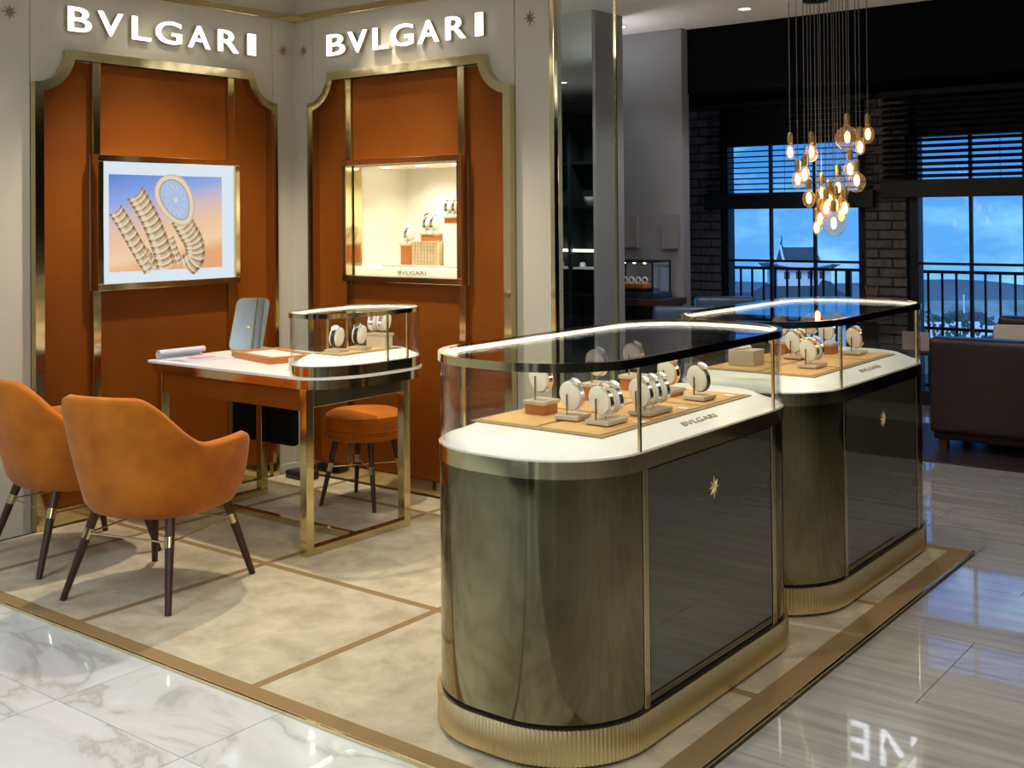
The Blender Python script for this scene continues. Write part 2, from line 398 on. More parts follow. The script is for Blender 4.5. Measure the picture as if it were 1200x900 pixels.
def star_mesh(r, d, mat, name='star'):
    b = MB(); n = 8
    pts = []
    for k in range(16):
        a = math.pi*k/8; rad = (r if k % 4 == 0 else r*.85) if k % 2 == 0 else r*.30
        pts.append((rad*math.sin(a), rad*math.cos(a)))
    c = b.bm.verts.new((0, 0, d)); vs_ = [b.bm.verts.new((x, y, 0)) for x, y in pts]; c0 = b.bm.verts.new((0, 0, -.001))
    for i in range(16):
        b.bm.faces.new((vs_[i], vs_[(i+1) % 16], c)); b.bm.faces.new((vs_[(i+1) % 16], vs_[i], c0))
    return b.mesh(name, mat)

# ================================================================== SETTING
# ---- floor
fl = MB().box(-4, 9, -10, 4.6, -.2, -.012).build('floor', grout_m); struct(fl, 'polished marble and grey stone tiled shop floor', 'floor')
T = .62
tm = MB().box(0, T-.003, 0, T-.003, -.012, 0).mesh('tile', marble_m)
for i in range(-3, 6):
    for j in range(0, 5):
        x = 1.827+(i-2)*T; y = -2.572-(j+1)*T
        if x+T > 3.62: continue
        place('tile', tm, fl, (x, y, 0))
tmh = MB().box(0, T-.003, 0, .345, -.012, 0).mesh('tile', marble_m)
for i in range(-3, 6):
    x = 1.827+(i-2)*T
    if x+T > 3.62: continue
    place('tile', tmh, fl, (x, -2.572, 0))
# filler strip between marble and stone
MB().box(3.09, 3.617, -6, -2.227, -.012, 0).build('tile', marble_m, fl)
sm = MB().box(0, 1.197, 0, .594, -.012, 0).mesh('tile', stone_m)
for j in range(-6, 10):
    y = -1.05+j*.597
    if y > 4.0: continue
    offs = 3.912 + (.6 if j % 2 else 0)
    for i in range(-5, 4):
        x = offs+i*1.2
        if y < .6 and x < 3.6:
            continue
        if y > 4.4-.6 and False: continue
        place('tile', sm, fl, (x, y, 0))
    if y < .6:      # cut tile beside the carpet
        xe = offs+math.ceil((3.62-offs)/1.2)*1.2
        if xe-3.62 > .05: MB().box(3.62, xe-.003, y, y+.594, -.012, 0).build('tile', stone_m, fl)
MB().box(3.62, 8, -10, -1.05-6*.597-.003, -.012, 0).build('floor_slab', stone_m, fl)
MB().box(-4, 3.62, -10, -2.572-4*T-.003, -.012, 0).build('floor_slab', marble_m, fl)
# ---- ceiling
ce = MB().box(-4, 9, -10, 4.6, CEIL, CEIL+.2).build('ceiling', white_ceiling); struct(ce, 'plain white ceiling with recessed downlights', 'ceiling')
# ---- outer shell
for nm, a, mt_, lb in (('wall_back', (-4, 9, -10.2, -10, 0, CEIL), white_ceiling, 'pale wall behind the viewer'),
                   ('wall_east', (8, 8.2, -10, 4.6, 0, CEIL), blackm, 'dark wall on the far right side'),
                   ('wall_west', (-4.2, -4, -10, 4.6, 0, CEIL), grey_plaster, 'plain wall at the far left')):
    struct(MB().box(*a).build(nm, mt_), lb, 'wall')

for k, (x0, x1) in enumerate(((-1.6, .2), (.8, 2.6), (3.3, 4.0), (4.8, 7.2))):
    struct(MB().box(x0, x1, -10.0, -9.94, 0, 2.35).build('wall_shopfront', blackm), 'dark panel added on the wall behind the viewer for reflections', 'shopfront')  # unseen dark panels added to give the bronze contrast to reflect

# ---- boutique walls.  left wall: u=-y, depth d = +x ; right wall: u=x, depth d = -y
def mapL(u, z, d): return (d, -u, z)
def mapR(u, z, d): return (u, -d, z)
def boxm(M, u0, u1, z0, z1, d0, d1, bev=0):
    p = M(u0, z0, d0); q = M(u1, z1, d1)
    lo = [min(a, b) for a, b in zip(p, q)]; hi = [max(a, b) for a, b in zip(p, q)]
    return MB().box(lo[0], hi[0], lo[1], hi[1], lo[2], hi[2], bev)
U0, U1, ZS, ZT = .165, 1.625, 2.11, 2.272
W0, W1, Z0, Z1 = .455, 1.315, 1.11, 1.775      # opening unit (screen / showcase) outer
def notch(u0, u1, zt, r, w_, n=10):
    """outer and inner polylines of the notched arch"""
    out, inn = [(u0, 0)], [(u0+w_, 0)]
    for k in range(n+1):
        a = math.pi/2*k/n
        out.append((u0+r*math.sin(a), zt-r*math.cos(a)))
    ri = r+w_; a0 = math.asin(w_/ri)
    for k in range(n+1):
        a = a0+(math.pi/2-2*a0)*k/n
        inn.append((u0+ri*math.sin(a), zt-ri*math.cos(a)))
    mir = lambda L: L+[(u0+u1-u, z) for u, z in L[::-1]]
    return mir(out), mir(inn)
OUT, INN = notch(U0, U1, ZT, .165, .045)

def boutique_wall(M, side):
    b = MB()
    hole = side == 'right'
    lim = 1.86 if hole else 10.0
    wl = None
    th = -.06 if hole else -.3
    if hole:
        for a in ((0, W0+.03, 0, CEIL), (W1-.03, lim, 0, CEIL), (W0+.03, W1-.03, 0, Z0+.03), (W0+.03, W1-.03, Z1-.03, CEIL)):
            p = M(a[0], a[2], -.005); q = M(a[1], a[3], th)
            lo = [min(i, j) for i, j in zip(p, q)]; hi = [max(i, j) for i, j in zip(p, q)]
            b.box(lo[0], hi[0], lo[1], hi[1], lo[2], hi[2])
        b.box(W0-.01, W1+.01, .06, .45, Z0-.02, Z1+.02) if False else None
    else:
        p = M(0, 0, -.005); q = M(lim, CEIL, th)
        b.box(q[0], p[0], q[1], p[1], 0, CEIL)
    wl = b.build('wall_'+side, taupe); struct(wl, 'taupe boutique wall on the %s with brass framed orange panels' % side, 'wall')
    # facing panels, joints open
    pm = []
    for a0, a1 in ((.0, U0-.002), (U1+.002, lim if hole else 2.55), ) + ((() if hole else ((2.554, 4.2),))):
        boxm(M, a0, a1, 0, 2.592, -.005, .006, .001).build('wall_panel', taupe, wl)
    # central facing panel above the arch
    b = MB()
    top_ = [(max(U0+.002, min(U1-.002, u)), z) for u, z in OUT[1:-1]]
    fr4 = [[b.bm.verts.new(M(u, z, d)) for u, z in L] for L, d in ((top_, -.005), (top_, .006), ([(u, 2.592) for u, z in top_], .006), ([(u, 2.592) for u, z in top_], -.005))]
    for i in range(len(top_)-1):
        for k in range(4):
            A, B = fr4[k], fr4[(k+1) % 4]; b.bm.faces.new((A[i], A[i+1], B[i+1], B[i]))
    for i in (0, len(top_)-1): b.bm.faces.new([fr4[k][i] for k in range(4)])
    bmesh.ops.remove_doubles(b.bm, verts=b.bm.verts[:], dist=1e-6)
    b.build('wall_panel', taupe, wl)
    boxm(M, 0, lim if hole else 4.2, 2.632, CEIL, -.005, .006).build('wall_panel', taupe, wl)
    boxm(M, 0.006, lim if hole else 4.2, 2.592, 2.632, -.005, .022, .003).build('brass_trim', brass, wl)
    boxm(M, 0.006, U0, 0, .05, -.005, .012, .002).build('skirting', taupe, wl)
    # arch frame
    fr = thing('arch_frame', 'tall brass frame with scooped upper corners around the orange panels on the %s wall' % side, 'frame', M((U0+U1)/2, 0, 0))
    inv = Matrix.Translation(-Vector(fr.location))
    b = MB(); n = len(OUT)
    prof = []
    for L, d in ((OUT, .006), (OUT, .050), (INN, .050), (INN, -.02)):
        prof.append([b.bm.verts.new(M(u, z, d)) for u, z in L])
    for i in range(n-1):
        for k in range(4):
            A, B = prof[k], prof[(k+1) % 4]; b.bm.faces.new((A[i], A[i+1], B[i+1], B[i]))
    for i in (0, n-1): b.bm.faces.new([prof[k][i] for k in range(4)])
    b.bm.transform(inv); b.build('frame_band', brass, fr, 35)
    bars = ((W0, W0+.042), (W1-.042, W1))
    def part(nm, mt_, *a, bev=.002):
        q = boxm(M, *a, bev); q.bm.transform(inv); return q.build(nm, mt_, fr)
    for a0, a1 in bars:
        part('upright', brass, a0, a1, .09, Z0, -.005, .030)
        part('upright', brass, a0, a1, Z1, ZT-.045, -.005, .030)
    part('base_rail', brass, U0+.045, U1-.045, 0, .09, -.005, .034)
    # orange panels
    part('orange_panel', orange_panel, W0+.042, W1-.042, Z1, ZT-.05, -.005, .010)
    part('orange_panel', orange_panel, W0+.042, W1-.042, .09, Z0, -.005, .010)
    for s_ in (0, 1):
        b = MB()
        pts = [(u, max(z, .09)) for u, z in INN[:len(INN)//2]]
        pts = [(u-.004, z) for u, z in pts if u < W0-.001]
        zlast = ZT-.05
        pts = pts+[(W0, zlast), (W0, .09)]
        if s_: pts = [(U0+U1-u, z) for u, z in pts]
        if s_: pts = [(u if abs(u-(U0+U1-W0)) > 1e-6 else W1, z) for u, z in pts]
        f = [b.bm.verts.new(M(u, z, -.002)) for u, z in pts]; g = [b.bm.verts.new(M(u, z, -.012)) for u, z in pts]
        b.bm.faces.new(f); b.bm.faces.new(g[::-1])
        for i in range(len(f)): b.bm.faces.new((f[i], f[(i+1) % len(f)], g[(i+1) % len(f)], g[i]))
        b.bm.transform(inv); b.build('orange_panel', orange_panel, fr)
    return wl, fr
wallL, frL = boutique_wall(mapL, 'left')
wallR, frR = boutique_wall(mapR, 'right')
# brass corner edge + mirrored return at the end of the right wall
struct(MB().box(1.838, 1.866, -.012, .02, 0, CEIL, .003).build('trim_1', brass), 'brass edge strip at the end of the right boutique wall', 'trim')
mr_ = MB().box(1.852, 1.862, .02, .545, 0, CEIL).build('wall_glass_fin', fin_glass); struct(mr_, 'tall glass fin at the end of the right boutique wall', 'glass')
struct(MB().box(1.850, 1.864, .545, .553, 0, CEIL).build('trim_2', brass), 'thin brass edge of the tall glass fin', 'trim')
# wall stars
sl = star_mesh(.042, .012, pbr('wall_star_gold', (.34, .25, .13), .35, .6))
for nm, loc, M_, lb in (('a', (.007, -.084, 2.42), 'L', 'small brass star on the left wall beside the corner'), ('b', (.007, -1.725, 2.42), 'L', 'brass star at the outer end of the left wall sign'),
                    ('c', (.094, -.007, 2.42), 'R', 'small brass star on the right wall beside the corner'), ('d', (1.722, -.007, 2.425), 'R', 'brass star at the outer end of the right wall sign')):
    o = place('wall_star', sl, None, loc, rot=(R_(90), 0, R_(90)) if M_ == 'L' else (R_(90), 0, 0)); tag(o, lb, 'star', 'brass wall stars')
# wall signs
LW = {'left': [(1.447, 1.325), (1.286, 1.151), (1.096, .99), (.957, .802), (.758, .621), (.565, .43), (.363, .312)],
      'right': [(.321, .46), (.489, .63), (.681, .793), (.815, .973), (1.012, 1.152), (1.205, 1.335), (1.402, 1.446)]}
for side in ('left', 'right'):
    t = thing('wall_sign', 'glowing white letters BVLGARI standing off the %s taupe wall' % side, 'sign', (0, -.9, 2.366) if side == 'left' else (.9, 0, 2.366), group='boutique wall signs')
    for ch, (a, b_) in zip('BVLGARI', LW[side]):
        me = text_mesh(ch, 'letter', signw, .006, .004 if ch != 'I' else .004, abs(a-b_), .117)
        mb = text_mesh(ch, 'letter_return', brass, .009, .004 if ch != 'I' else .004, abs(a-b_), .117)
        c = (a+b_)/2
        if side == 'left':
            o = place('letter', me, t, (.036, .9-c, 0), rot=(R_(90), 0, R_(90))); place('letter_return', mb, o, (0, 0, -.014))
        else:
            o = place('letter', me, t, (c-.9, -.036, 0), rot=(R_(90), 0, 0)); place('letter_return', mb, o, (0, 0, -.014))
MB().box(-3, 3.617, .605, .738, -.012, 0).build('tile', stone_m, fl)
MB().box(-4, -.31, -5.0, .60, -.012, 0).build('floor_slab', stone_m, fl)
MB().box(-.30, 1.87, .07, .60, -.012, 0).build('floor_slab', stone_m, fl)

# ---- lounge shell: grey wall, black bulkhead, window wall
GY = 3.28
gw = MB().box(-4, .716, GY, GY+.11, 0, CEIL).build('wall_grey', grey_plaster); struct(gw, 'grey plaster wall between the boutique and the windows', 'wall')
for x0, x1, z0, z1 in ((.19, .325, 1.205, 1.46), (.545, .685, 1.20, 1.465)):
    o = MB().box(x0, x1, GY-.035, GY, z0, z1, .004).build('wall_panel_box', grey_plaster2)
    tag(o, 'shallow grey box on the grey wall, %s one' % ('left' if x0 < .4 else 'right'), 'panel', 'boxes on the grey wall')
struct(MB().box(.716, 4.25, 3.375, 3.56, 2.40, CEIL).build('wall_bulkhead', blackwall), 'black bulkhead beam above the windows', 'beam')
YW = 4.365
ww = MB()
ww.box(.716, .80, YW, YW+.22, 0, 2.4)
o = MB().box(-.2, 8, YW-.0, YW+.25, 2.40, CEIL).build('wall_window_head', blackwall); struct(o, 'black wall above the windows', 'wall')
def pier(x0, x1, label, nm):
    p = MB().box(x0, x1, YW+.012, YW+.24, 0, 2.4).build(nm, mortar); struct(p, label, 'wall')
    bl, bh, gp = .205, .062, .012
    nz = int(2.4/(bh+gp))
    full = {}
    for k in range(nz):
        z = .004+k*(bh+gp); x = x0-(bl+gp)/2*(k % 2)
        while x < x1-.005:
            a, b_ = max(x, x0), min(x+bl, x1)
            if b_-a > .02:
                key = round(b_-a, 3)
                if key not in full: full[key] = MB().box(0, b_-a, -.012, .02, 0, bh, .004, 1).mesh('brick', brickm)
                place('brick', full[key], p, (a, YW+.012+random.uniform(-.004, .002), z))
            x += bl+gp
    return p
pier(.17, .47, 'dark painted brick pier left of the windows', 'wall_brick_west')
pier(1.74, 2.06, 'dark painted brick pier between the two windows', 'wall_brick_middle')
struct(MB().box(3.7, 8, YW, YW+.25, 0, 2.4).build('wall_window_east', blackwall), 'dark wall right of the windows', 'wall')
struct(MB().box(-.2, .17, YW, YW+.25, 0, 2.4).build('wall_window_west', blackwall), 'dark wall left of the windows', 'wall')
def window(n, x0, x1, mull, label):
    t = struct(thing('window_%d' % n, label, 'window', (x0, YW, 0)))
    L = x1-x0
    def bx(nm, *a, mt_=dark_metal): return MB().box(*a, .003).build(nm, mt_, t)
    bx('jamb', -.065, 0, .02, .14, 0, 2.4); bx('jamb', L, L+.065, .02, .14, 0, 2.4)
    bx('window_head', -.065, L+.065, .02, .14, 2.045, 2.4); bx('sill', -.065, L+.065, .02, .14, 0, .10)
    bx('rail', 0, L, .055, .085, 1.062, 1.082)
    edges = [0]+[mm-x0 for mm in mull]+[L]
    for mm in mull: bx('mullion', mm-x0-.011, mm-x0+.011, .05, .09, .10, 2.05)
    for a, b_ in zip(edges, edges[1:]): MB().box(a+.008, b_-.008, .068, .074, .10, 2.05).build('pane', win_glass, t)
    return t
window(1, .535, 1.675, (.909, 1.294), 'dark framed tall window with three panes left of the brick pier')
window(2, 2.145, 3.63, (2.525, 2.905, 3.28), 'dark framed tall window right of the brick pier')
def blind(x0, x1, zbot, zstart, label, tilt, gap):
    t = thing('venetian_blind', label, 'blind', ((x0+x1)/2, YW-.07, zbot), group='black venetian blinds')
    L = (x1-x0)/2
    MB().box(-L, L, -.035, .035, 0, .135, .006).build('bottom_rail', dark_metal, t)
    s_ = MB(); s_.bar((-L+.01, 0, 0), (L-.01, 0, 0), .045, .003); me = s_.mesh('slat', dark_metal)
    z = .135+gap*.6
    while zbot+z < 2.38:
        place('slat', me, t, (0, 0, z), rot=(R_(tilt), 0, 0)); z += gap
    for x in (-L*.75, 0, L*.75): MB().tube([(x, -.022, .13), (x, -.022, 2.36-zbot)], .0018, 5).build('lift_cord', dark_metal, t)
    MB().box(-L, L, -.03, .03, 2.36-zbot, 2.40-zbot).build('head_rail', dark_metal, t)
blind(.37, 1.84, 1.507, 0, 'black venetian blind drawn down over the left window', 14, .0455)
blind(1.90, 3.66, 1.580, 0, 'black venetian blind over the right window, slats half closed', 34, .0455)
# lit letters on the dark wall right of the windows (seen twice mirrored: in the case side, then in the floor)
t = thing('lit_letters', 'lit white letters NE, seen mirrored in the floor beside the carpet', 'sign', (5.0, YW-.03, 2.545))
for ch, a, b_ in (('N', 4.77, 5.05), ('E', 5.145, 5.295)):
    o = place('letter', text_mesh(ch, 'letter', sign_ne, .008, .0, b_-a, .28), t, ((a+b_)/2-5.0, 0, 0), rot=(R_(90), 0, 0))

# ---- beyond the window: terrace, railing, castle, hills
struct(MB().box(-3, 9, YW+.3, 6.2, -.3, -.02).build('floor_terrace', terrace_m), 'dark terrace paving outside the windows', 'terrace')
t = thing('balcony_railing', 'black metal balcony railing with upright bars outside the windows', 'railing', (2, 5.1, 0))
MB().box(-3, 4, -.02, .02, .965, .99, .003).build('top_rail', dark_metal, t)
MB().box(-3, 4, -.015, .015, .50, .525, .003).build('lower_rail', dark_metal, t)
MB().box(-3, 4, -.015, .015, .03, .055, .003).build('bottom_rail', dark_metal, t)
bm_ = MB().box(-.008, .008, -.008, .008, 0, .97).mesh('baluster', dark_metal)
pm_ = MB().box(-.022, .022, -.022, .022, -.02, .97).mesh('post', dark_metal)
for k in range(62):
    x = -2.95+k*.113
    place('post' if k % 13 == 7 else 'baluster', pm_ if k % 13 == 7 else bm_, t, (x, 0, 0))
# castle (about 200 m away, below eye level); local x along the view's right
cz = thing('castle_turret', 'white plastered castle turret with dark upswept roofs beyond the left window', 'castle', (-77.9, 184.3, -24), YAW)
def roof(nm, w0, d0, z0, w1, d1, z1, sweep, mt_=castle_r):
    b = MB(); rings = []
    n = 8
    for k in range(n+1):
        f_ = k/n; c = f_**.7
        ww_, dd, zz = w0+(w1-w0)*f_, d0+(d1-d0)*f_, z0+(z1-z0)*(f_**1.45)
        ring_ = []
        for (sx, sy) in ((-1, -1), (-.5, -1), (0, -1), (.5, -1), (1, -1), (1, 0), (1, 1), (.5, 1), (0, 1), (-.5, 1), (-1, 1), (-1, 0)):
            lift = sweep*(1-f_)*(1 if abs(sx*sy) == 1 else (.25 if abs(sx) == .5 else 0))
            ring_.append((sx*ww_/2, sy*dd/2, zz+lift))
        rings.append(ring_)
    b.loft(rings); return b.build(nm, mt_, cz)
MB().box(-4.6, 4.6, -4, 4, 0, 17.6).build('wall', castle_w, cz)
MB().box(-7.5, 7.5, -6.5, 5, 0, 10.8).build('wall', castle_w, cz)
roof('lower_roof', 18, 15, 10.4, 9.2, 8, 13.4, .9)
roof('roof', 12.2, 10, 16.2, 6.6, 4.2, 17.6, .9)
# upper gable roof: ridge along x
b = MB()
rings = []
for x, dz in ((-3.2, .35), (-2.4, .0), (2.4, .0), (3.2, .35)):
    rings.append([(x, y, z+dz*(1 if z > 18 else .3)) for y, z in ((-3.2, 17.4), (-1.7, 18.2), (0, 19.9), (1.7, 18.2), (3.2, 17.4), (0, 17.2))])
b.loft(rings); b.build('gable_roof', castle_r, cz)
for s_ in (-1, 1):
    b = MB(); b.tube([(s_*2.9, 0, 19.9), (s_*3.05, 0, 20.6), (s_*2.85, 0, 21.3), (s_*3.0, 0, 22.0)], .22, 6, .05); b.build('roof_finial', castle_r, cz)
    MB().tube([(s_*3.25, -3.2, 17.5), (s_*3.2, -1.7, 18.4), (s_*3.15, 0, 20.2)], .22, 6).build('barge_board', castle_w, cz)
for x in (-3, -1, 1, 3): MB().box(x-.45, x+.45, -4.1, -3.9, 14.6, 15.8).build('window', castle_r, cz)
# side wing with its own gable
b = MB(); rings = []
for y in (-9.5, -3): rings.append([(x+3.0, y, z) for x, z in ((-3.2, 11.2), (-1.5, 12.2), (0, 14.4), (1.5, 12.2), (3.2, 11.2), (0, 10.9))])
b.loft(rings); b.build('wing_roof', castle_r, cz)
MB().box(1.0, 5.2, -9.2, -6, 0, 11.4).build('wing_wall', castle_w, cz)
b = MB(); rings = []
for y in (-8, -3): rings.append([(x-7.5, y, z) for x, z in ((-4.2, 10.2), (-2, 10.9), (0, 12.8), (2, 11.2), (4.2, 10.4), (0, 9.9))])
b.loft(rings); b.build('wing_roof', castle_r, cz)
# hills
def hill(name, label, D, px0, px1, hz, amp, mt_, depth, seed, zb=-90):
    rnd = random.Random(seed); n = 60
    ph = [rnd.uniform(0, 6.28) for _ in range(6)]
    b = MB(); rows = []
    for r_, (dd, hf) in enumerate(((0, 0), (depth*.35, .75), (depth*.6, 1), (depth, .3))):
        row = []
        for i in range(n+1):
            f_ = i/n; off = (px0+(px1-px0)*f_-600)/1340.37
            h = sum(math.sin(f_*(5+4*k)+ph[k])/(1+k*.8) for k in range(6))*amp
            p = CAM+(D+dd)*(fw.normalized()+off*rt); row.append((p.x, p.y, zb+(hz+h-zb)*hf))
        rows.append(row)
    b.loft(rows, False, False, False)
    V = b.bm.verts[:]; 
    bt = [b.bm.verts.new((p[0], p[1], zb)) for p in rows[-1]]; b.bm.verts.ensure_lookup_table()
    o = b.build(name, mt_, None, 60); tag(o, label, 'hill'); return o
hill('distant_hills', 'hazy blue hills on the horizon beyond the windows', 900, 500, 1700, -62, 9, hill_m, 300, 3, -140)
hill('town_slope', 'pale green wooded slope below the hills', 420, 500, 1700, -36, 1.6, hill_n, 120, 5, -80)
g_ = struct(MB().box(-500, 500, 30, 420, -62, -60).build('ground_outside', hill_n), 'low wooded ground outside the windows', 'ground')
rnd = random.Random(11)
for k, (px, D, wv, hv) in enumerate(((1092, 150, 5, 3.2), (1112, 140, 7, 3.6), (1128, 160, 5, 2.6), (1160, 170, 8, 3.0), (1185, 150, 6, 3.4), (868, 230, 7, 4), (988, 170, 6, 3.5))):
    p = CAM+D*(fw+((px-600)/1340.37)*rt)
    zt_ = {0: -13.8, 1: -12.3, 2: -12.9, 3: -15.8, 4: -13.8, 5: -14.5, 6: -13.6}[k]
    hs = thing('town_house', ['pale house with low roof at the left edge of the right window', 'long white roofed house behind the balcony bars', 'small pale house beside the flagpole', 'wide pale house behind the dark sofa', 'pale house at the right edge of the view', 'pale house left of the castle turret', 'pale house right of the castle turret'][k], 'house', (p.x, p.y, zt_-hv-30), YAW+rnd.uniform(-.3, .3), 'town houses below the hills')
    MB().box(-wv/2, wv/2, -3, 3, 0, hv+30-1).build('wall', town_m, hs)
    b = MB(); b.loft([[(x, y, z) for y, z in ((-3.4, hv+29), (0, hv+30.6), (3.4, hv+29))] for x in (-wv/2-.4, wv/2+.4)]); b.build('roof', castle_w if k in (1, 4) else castle_r, hs)
p = CAM+150*(fw+((1128-600)/1340.37)*rt)
o = MB().tube([(p.x, p.y, -45), (p.x, p.y, -9.1)], .12, 6).build('flagpole', castle_w); tag(o, 'thin white flagpole between the balcony bars', 'pole')
for k, (px, D, zt_, r_) in enumerate(((1083, 130, -9.4, 2.2), (1118, 120, -8.3, 1.8), (1150, 125, -9.8, 2.6), (870, 150, -11.5, 2.5))):
    p = CAM+D*(fw+((px-600)/1340.37)*rt)
    tr_ = thing('far_tree', ['small dark tree beside the far case corner outside', 'bare dark tree behind the balcony bars', 'round dark tree left of the sofa corner', 'dark tree left of the castle'][k], 'tree', (p.x, p.y, zt_-25), 0, 'trees below the terrace')
    MB().tube([(0, 0, 0), (0, 0, 23)], .4, 6, .2).build('trunk', leaf_m, tr_)
    b = MB()
    for q in range(60):
        a = rnd.uniform(0, 6.28); zz = rnd.uniform(-1, 1); rr_ = math.sqrt(1-zz*zz)*r_*rnd.uniform(.5, 1)
        c = Vector((rr_*math.cos(a), rr_*math.sin(a), 23+zz*r_*.8)); s_ = rnd.uniform(.25, .6)
        b.tube([c, c+Vector((rnd.uniform(-s_, s_), rnd.uniform(-s_, s_), s_))], .22, 5, .03)
    b.build('crown', leaf_m, tr_)

# ================================================================== CARPET
o = MB().box(.056, 3.605, -2.222, -.056, -.012, .010).box(1.88, 3.605, -.056, .602, -.012, .010).build('carpet', carpet_m); tag(o, 'beige patterned carpet with darker stripes under the cases and table', 'carpet')
struct(MB().box(3.605, 3.614, -2.23, .61, -.012, .011).build('trim_3', brass), 'thin brass edge along the right of the carpet', 'trim')
struct(MB().box(.0, 3.614, -2.230, -2.222, -.012, .010).build('trim_4', brass), 'thin metal edge along the front of the carpet', 'trim')

# ================================================================== LIGHTBOX on the left wall
def opening_frame(parent, M, inv, d1=.075):
    for nm, a in (('frame_bar', (W0, W1, Z1-.032, Z1)), ('frame_bar', (W0, W1, Z0, Z0+.032)), ('frame_bar', (W0, W0+.030, Z0+.032, Z1-.032)), ('frame_bar', (W1-.030, W1, Z0+.032, Z1-.032))):
        q = boxm(M, *a, .006, d1, .002); q.bm.transform(inv); q.build(nm, brass, parent)
t = thing('lightbox', 'framed lit poster of a gold coiled bracelet watch on the left wall', 'lightbox', (0, -.885, Z0))
inv = Matrix.Translation(-Vector(t.location)); opening_frame(t, mapL, inv)
q = boxm(mapL, W0+.030, W1-.030, Z0+.032, Z1-.032, .011, .058); q.bm.transform(inv); scr = q.build('screen', pict_white, t)
q = boxm(mapL, .565, 1.247, 1.199, 1.681, .058, .0588); q.bm.transform(inv); pic = q.build('picture', pict_m, t)
g_hi, g_mid, g_lo, g_dk = printm('gold_light', (.95, .80, .58)), printm('gold_mid', (.76, .56, .36)), printm('gold_dark', (.50, .33, .18)), printm('brown', (.26, .15, .07))
dial_b = printm('dial', (.50, .66, .92)); dial_m = printm('marker', (.85, .80, .78))
def s2w(sx, sy): # picture coordinates: 0..1 across, 0..1 up -> (y,z)
    return -1.247+sx*.682, 1.199+sy*.482
def flat(nm, pts, mt_, d, parent=t):
    b = MB(); f = [b.bm.verts.new((d, y-t.location.y, z-t.location.z)) for y, z in pts]; g = [b.bm.verts.new((d-.0004, y-t.location.y, z-t.location.z)) for y, z in pts]
    b.bm.faces.new(f); b.bm.faces.new(g[::-1])
    for i in range(len(f)): b.bm.faces.new((f[i], f[(i+1) % len(f)], g[(i+1) % len(f)], g[i]))
    bmesh.ops.triangulate(b.bm, faces=[x for x in b.bm.faces if len(x.verts) > 4])
    return b.build(nm, mt_, parent)
def coil(ctr, wid, nseg, d, flare=.0):
    """ctr list of (sx,sy) ; width in picture units"""
    P = [Vector(c) for c in ctr]
    def cat(tt):
        k = min(int(tt*(len(P)-1)), len(P)-2); f_ = tt*(len(P)-1)-k
        p0, p1, p2, p3 = P[max(k-1, 0)], P[k], P[k+1], P[min(k+2, len(P)-1)]
        return .5*((2*p1)+(-p0+p2)*f_+(2*p0-5*p1+4*p2-p3)*f_*f_+(-p0+3*p1-3*p2+p3)*f_**3)
    def W(p): return Vector((p.x*.682, p.y*.482))
    def out(p): return s2w(p.x/.682, p.y/.482)
    ed = []
    M_ = nseg*3
    for i in range(M_+1):
        tt = i/M_; c = W(cat(tt)); d_ = (W(cat(min(tt+.01, 1)))-W(cat(max(tt-.01, 0)))).normalized(); n_ = Vector((-d_.y, d_.x))
        w_ = wid*.341*(1+.10*math.sin(i/3*2*math.pi)*.4)
        ed.append([c+n_*w_*q+d_*wid*(.05-.10*(1-q*q)) for q in (1, .72, .30, -.25, -.70, -1)])
    along = [g_hi, g_mid, g_lo]; edge = [g_mid, g_lo, g_dk]
    for i in range(M_):
        for q_ in range(5):
            mt_ = edge[i % 3] if q_ in (0, 4) else (along[i % 3] if q_ != 1 else (g_hi, g_hi, g_mid)[i % 3])
            flat('bracelet_link', [out(ed[i][q_]), out(ed[i+1][q_]), out(ed[i+1][q_+1]), out(ed[i][q_+1])], mt_, d)
coil([(.35, .0), (.28, .14), (.20, .32), (.12, .50), (.055, .63)], .125, 11, .0592)
coil([(.38, .02), (.33, .17), (.29, .22)], .05, 4, .0592)
coil([(.48, .02), (.44, .22), (.37, .46), (.29, .66), (.22, .80)], .165, 13, .0596, .0)
coil([(.60, .06), (.56, .20), (.52, .34)], .06, 5, .0592)
coil([(.66, .02), (.74, .12), (.73, .28), (.67, .42), (.61, .55)], .185, 12, .0600)
def egg(cx, cy, rx, ry, rot, d, nm, mt_, n=28):
    pts = []
    for k in range(n):
        a = 2*math.pi*k/n; x = rx*math.cos(a)*(1+.18*math.sin(a)); y = ry*math.sin(a)
        pts.append(s2w(cx+x*math.cos(rot)-y*math.sin(rot), cy+x*math.sin(rot)*1.41+y*math.cos(rot)))
    flat(nm, pts, mt_, d)
egg(.572, .735, .160, .285, .36, .0604, 'watch_bezel', g_mid); egg(.568, .738, .150, .272, .36, .0608, 'watch_bezel', g_hi)
egg(.567, .740, .118, .228, .36, .0612, 'watch_bezel', g_lo); egg(.567, .740, .111, .218, .36, .0616, 'watch_dial', dial_b)
for k in range(12):
    a = 2*math.pi*k/12
    p0 = Vector((.567+.085*math.cos(a)-.16*math.sin(a)*.25, .740+.165*math.sin(a)+.05*math.cos(a)*.4)); p1 = Vector((.567+.045*math.cos(a), .740+.09*math.sin(a)))
    n_ = Vector((-(p1-p0).y, (p1-p0).x)).normalized()*.006
    flat('hour_marker', [s2w(*(p0+n_)), s2w(*(p1)), s2w(*(p0-n_))], dial_m, .0620)
egg(.567, .740, .018, .030, 0, .0622, 'watch_hub', dial_m, 12)

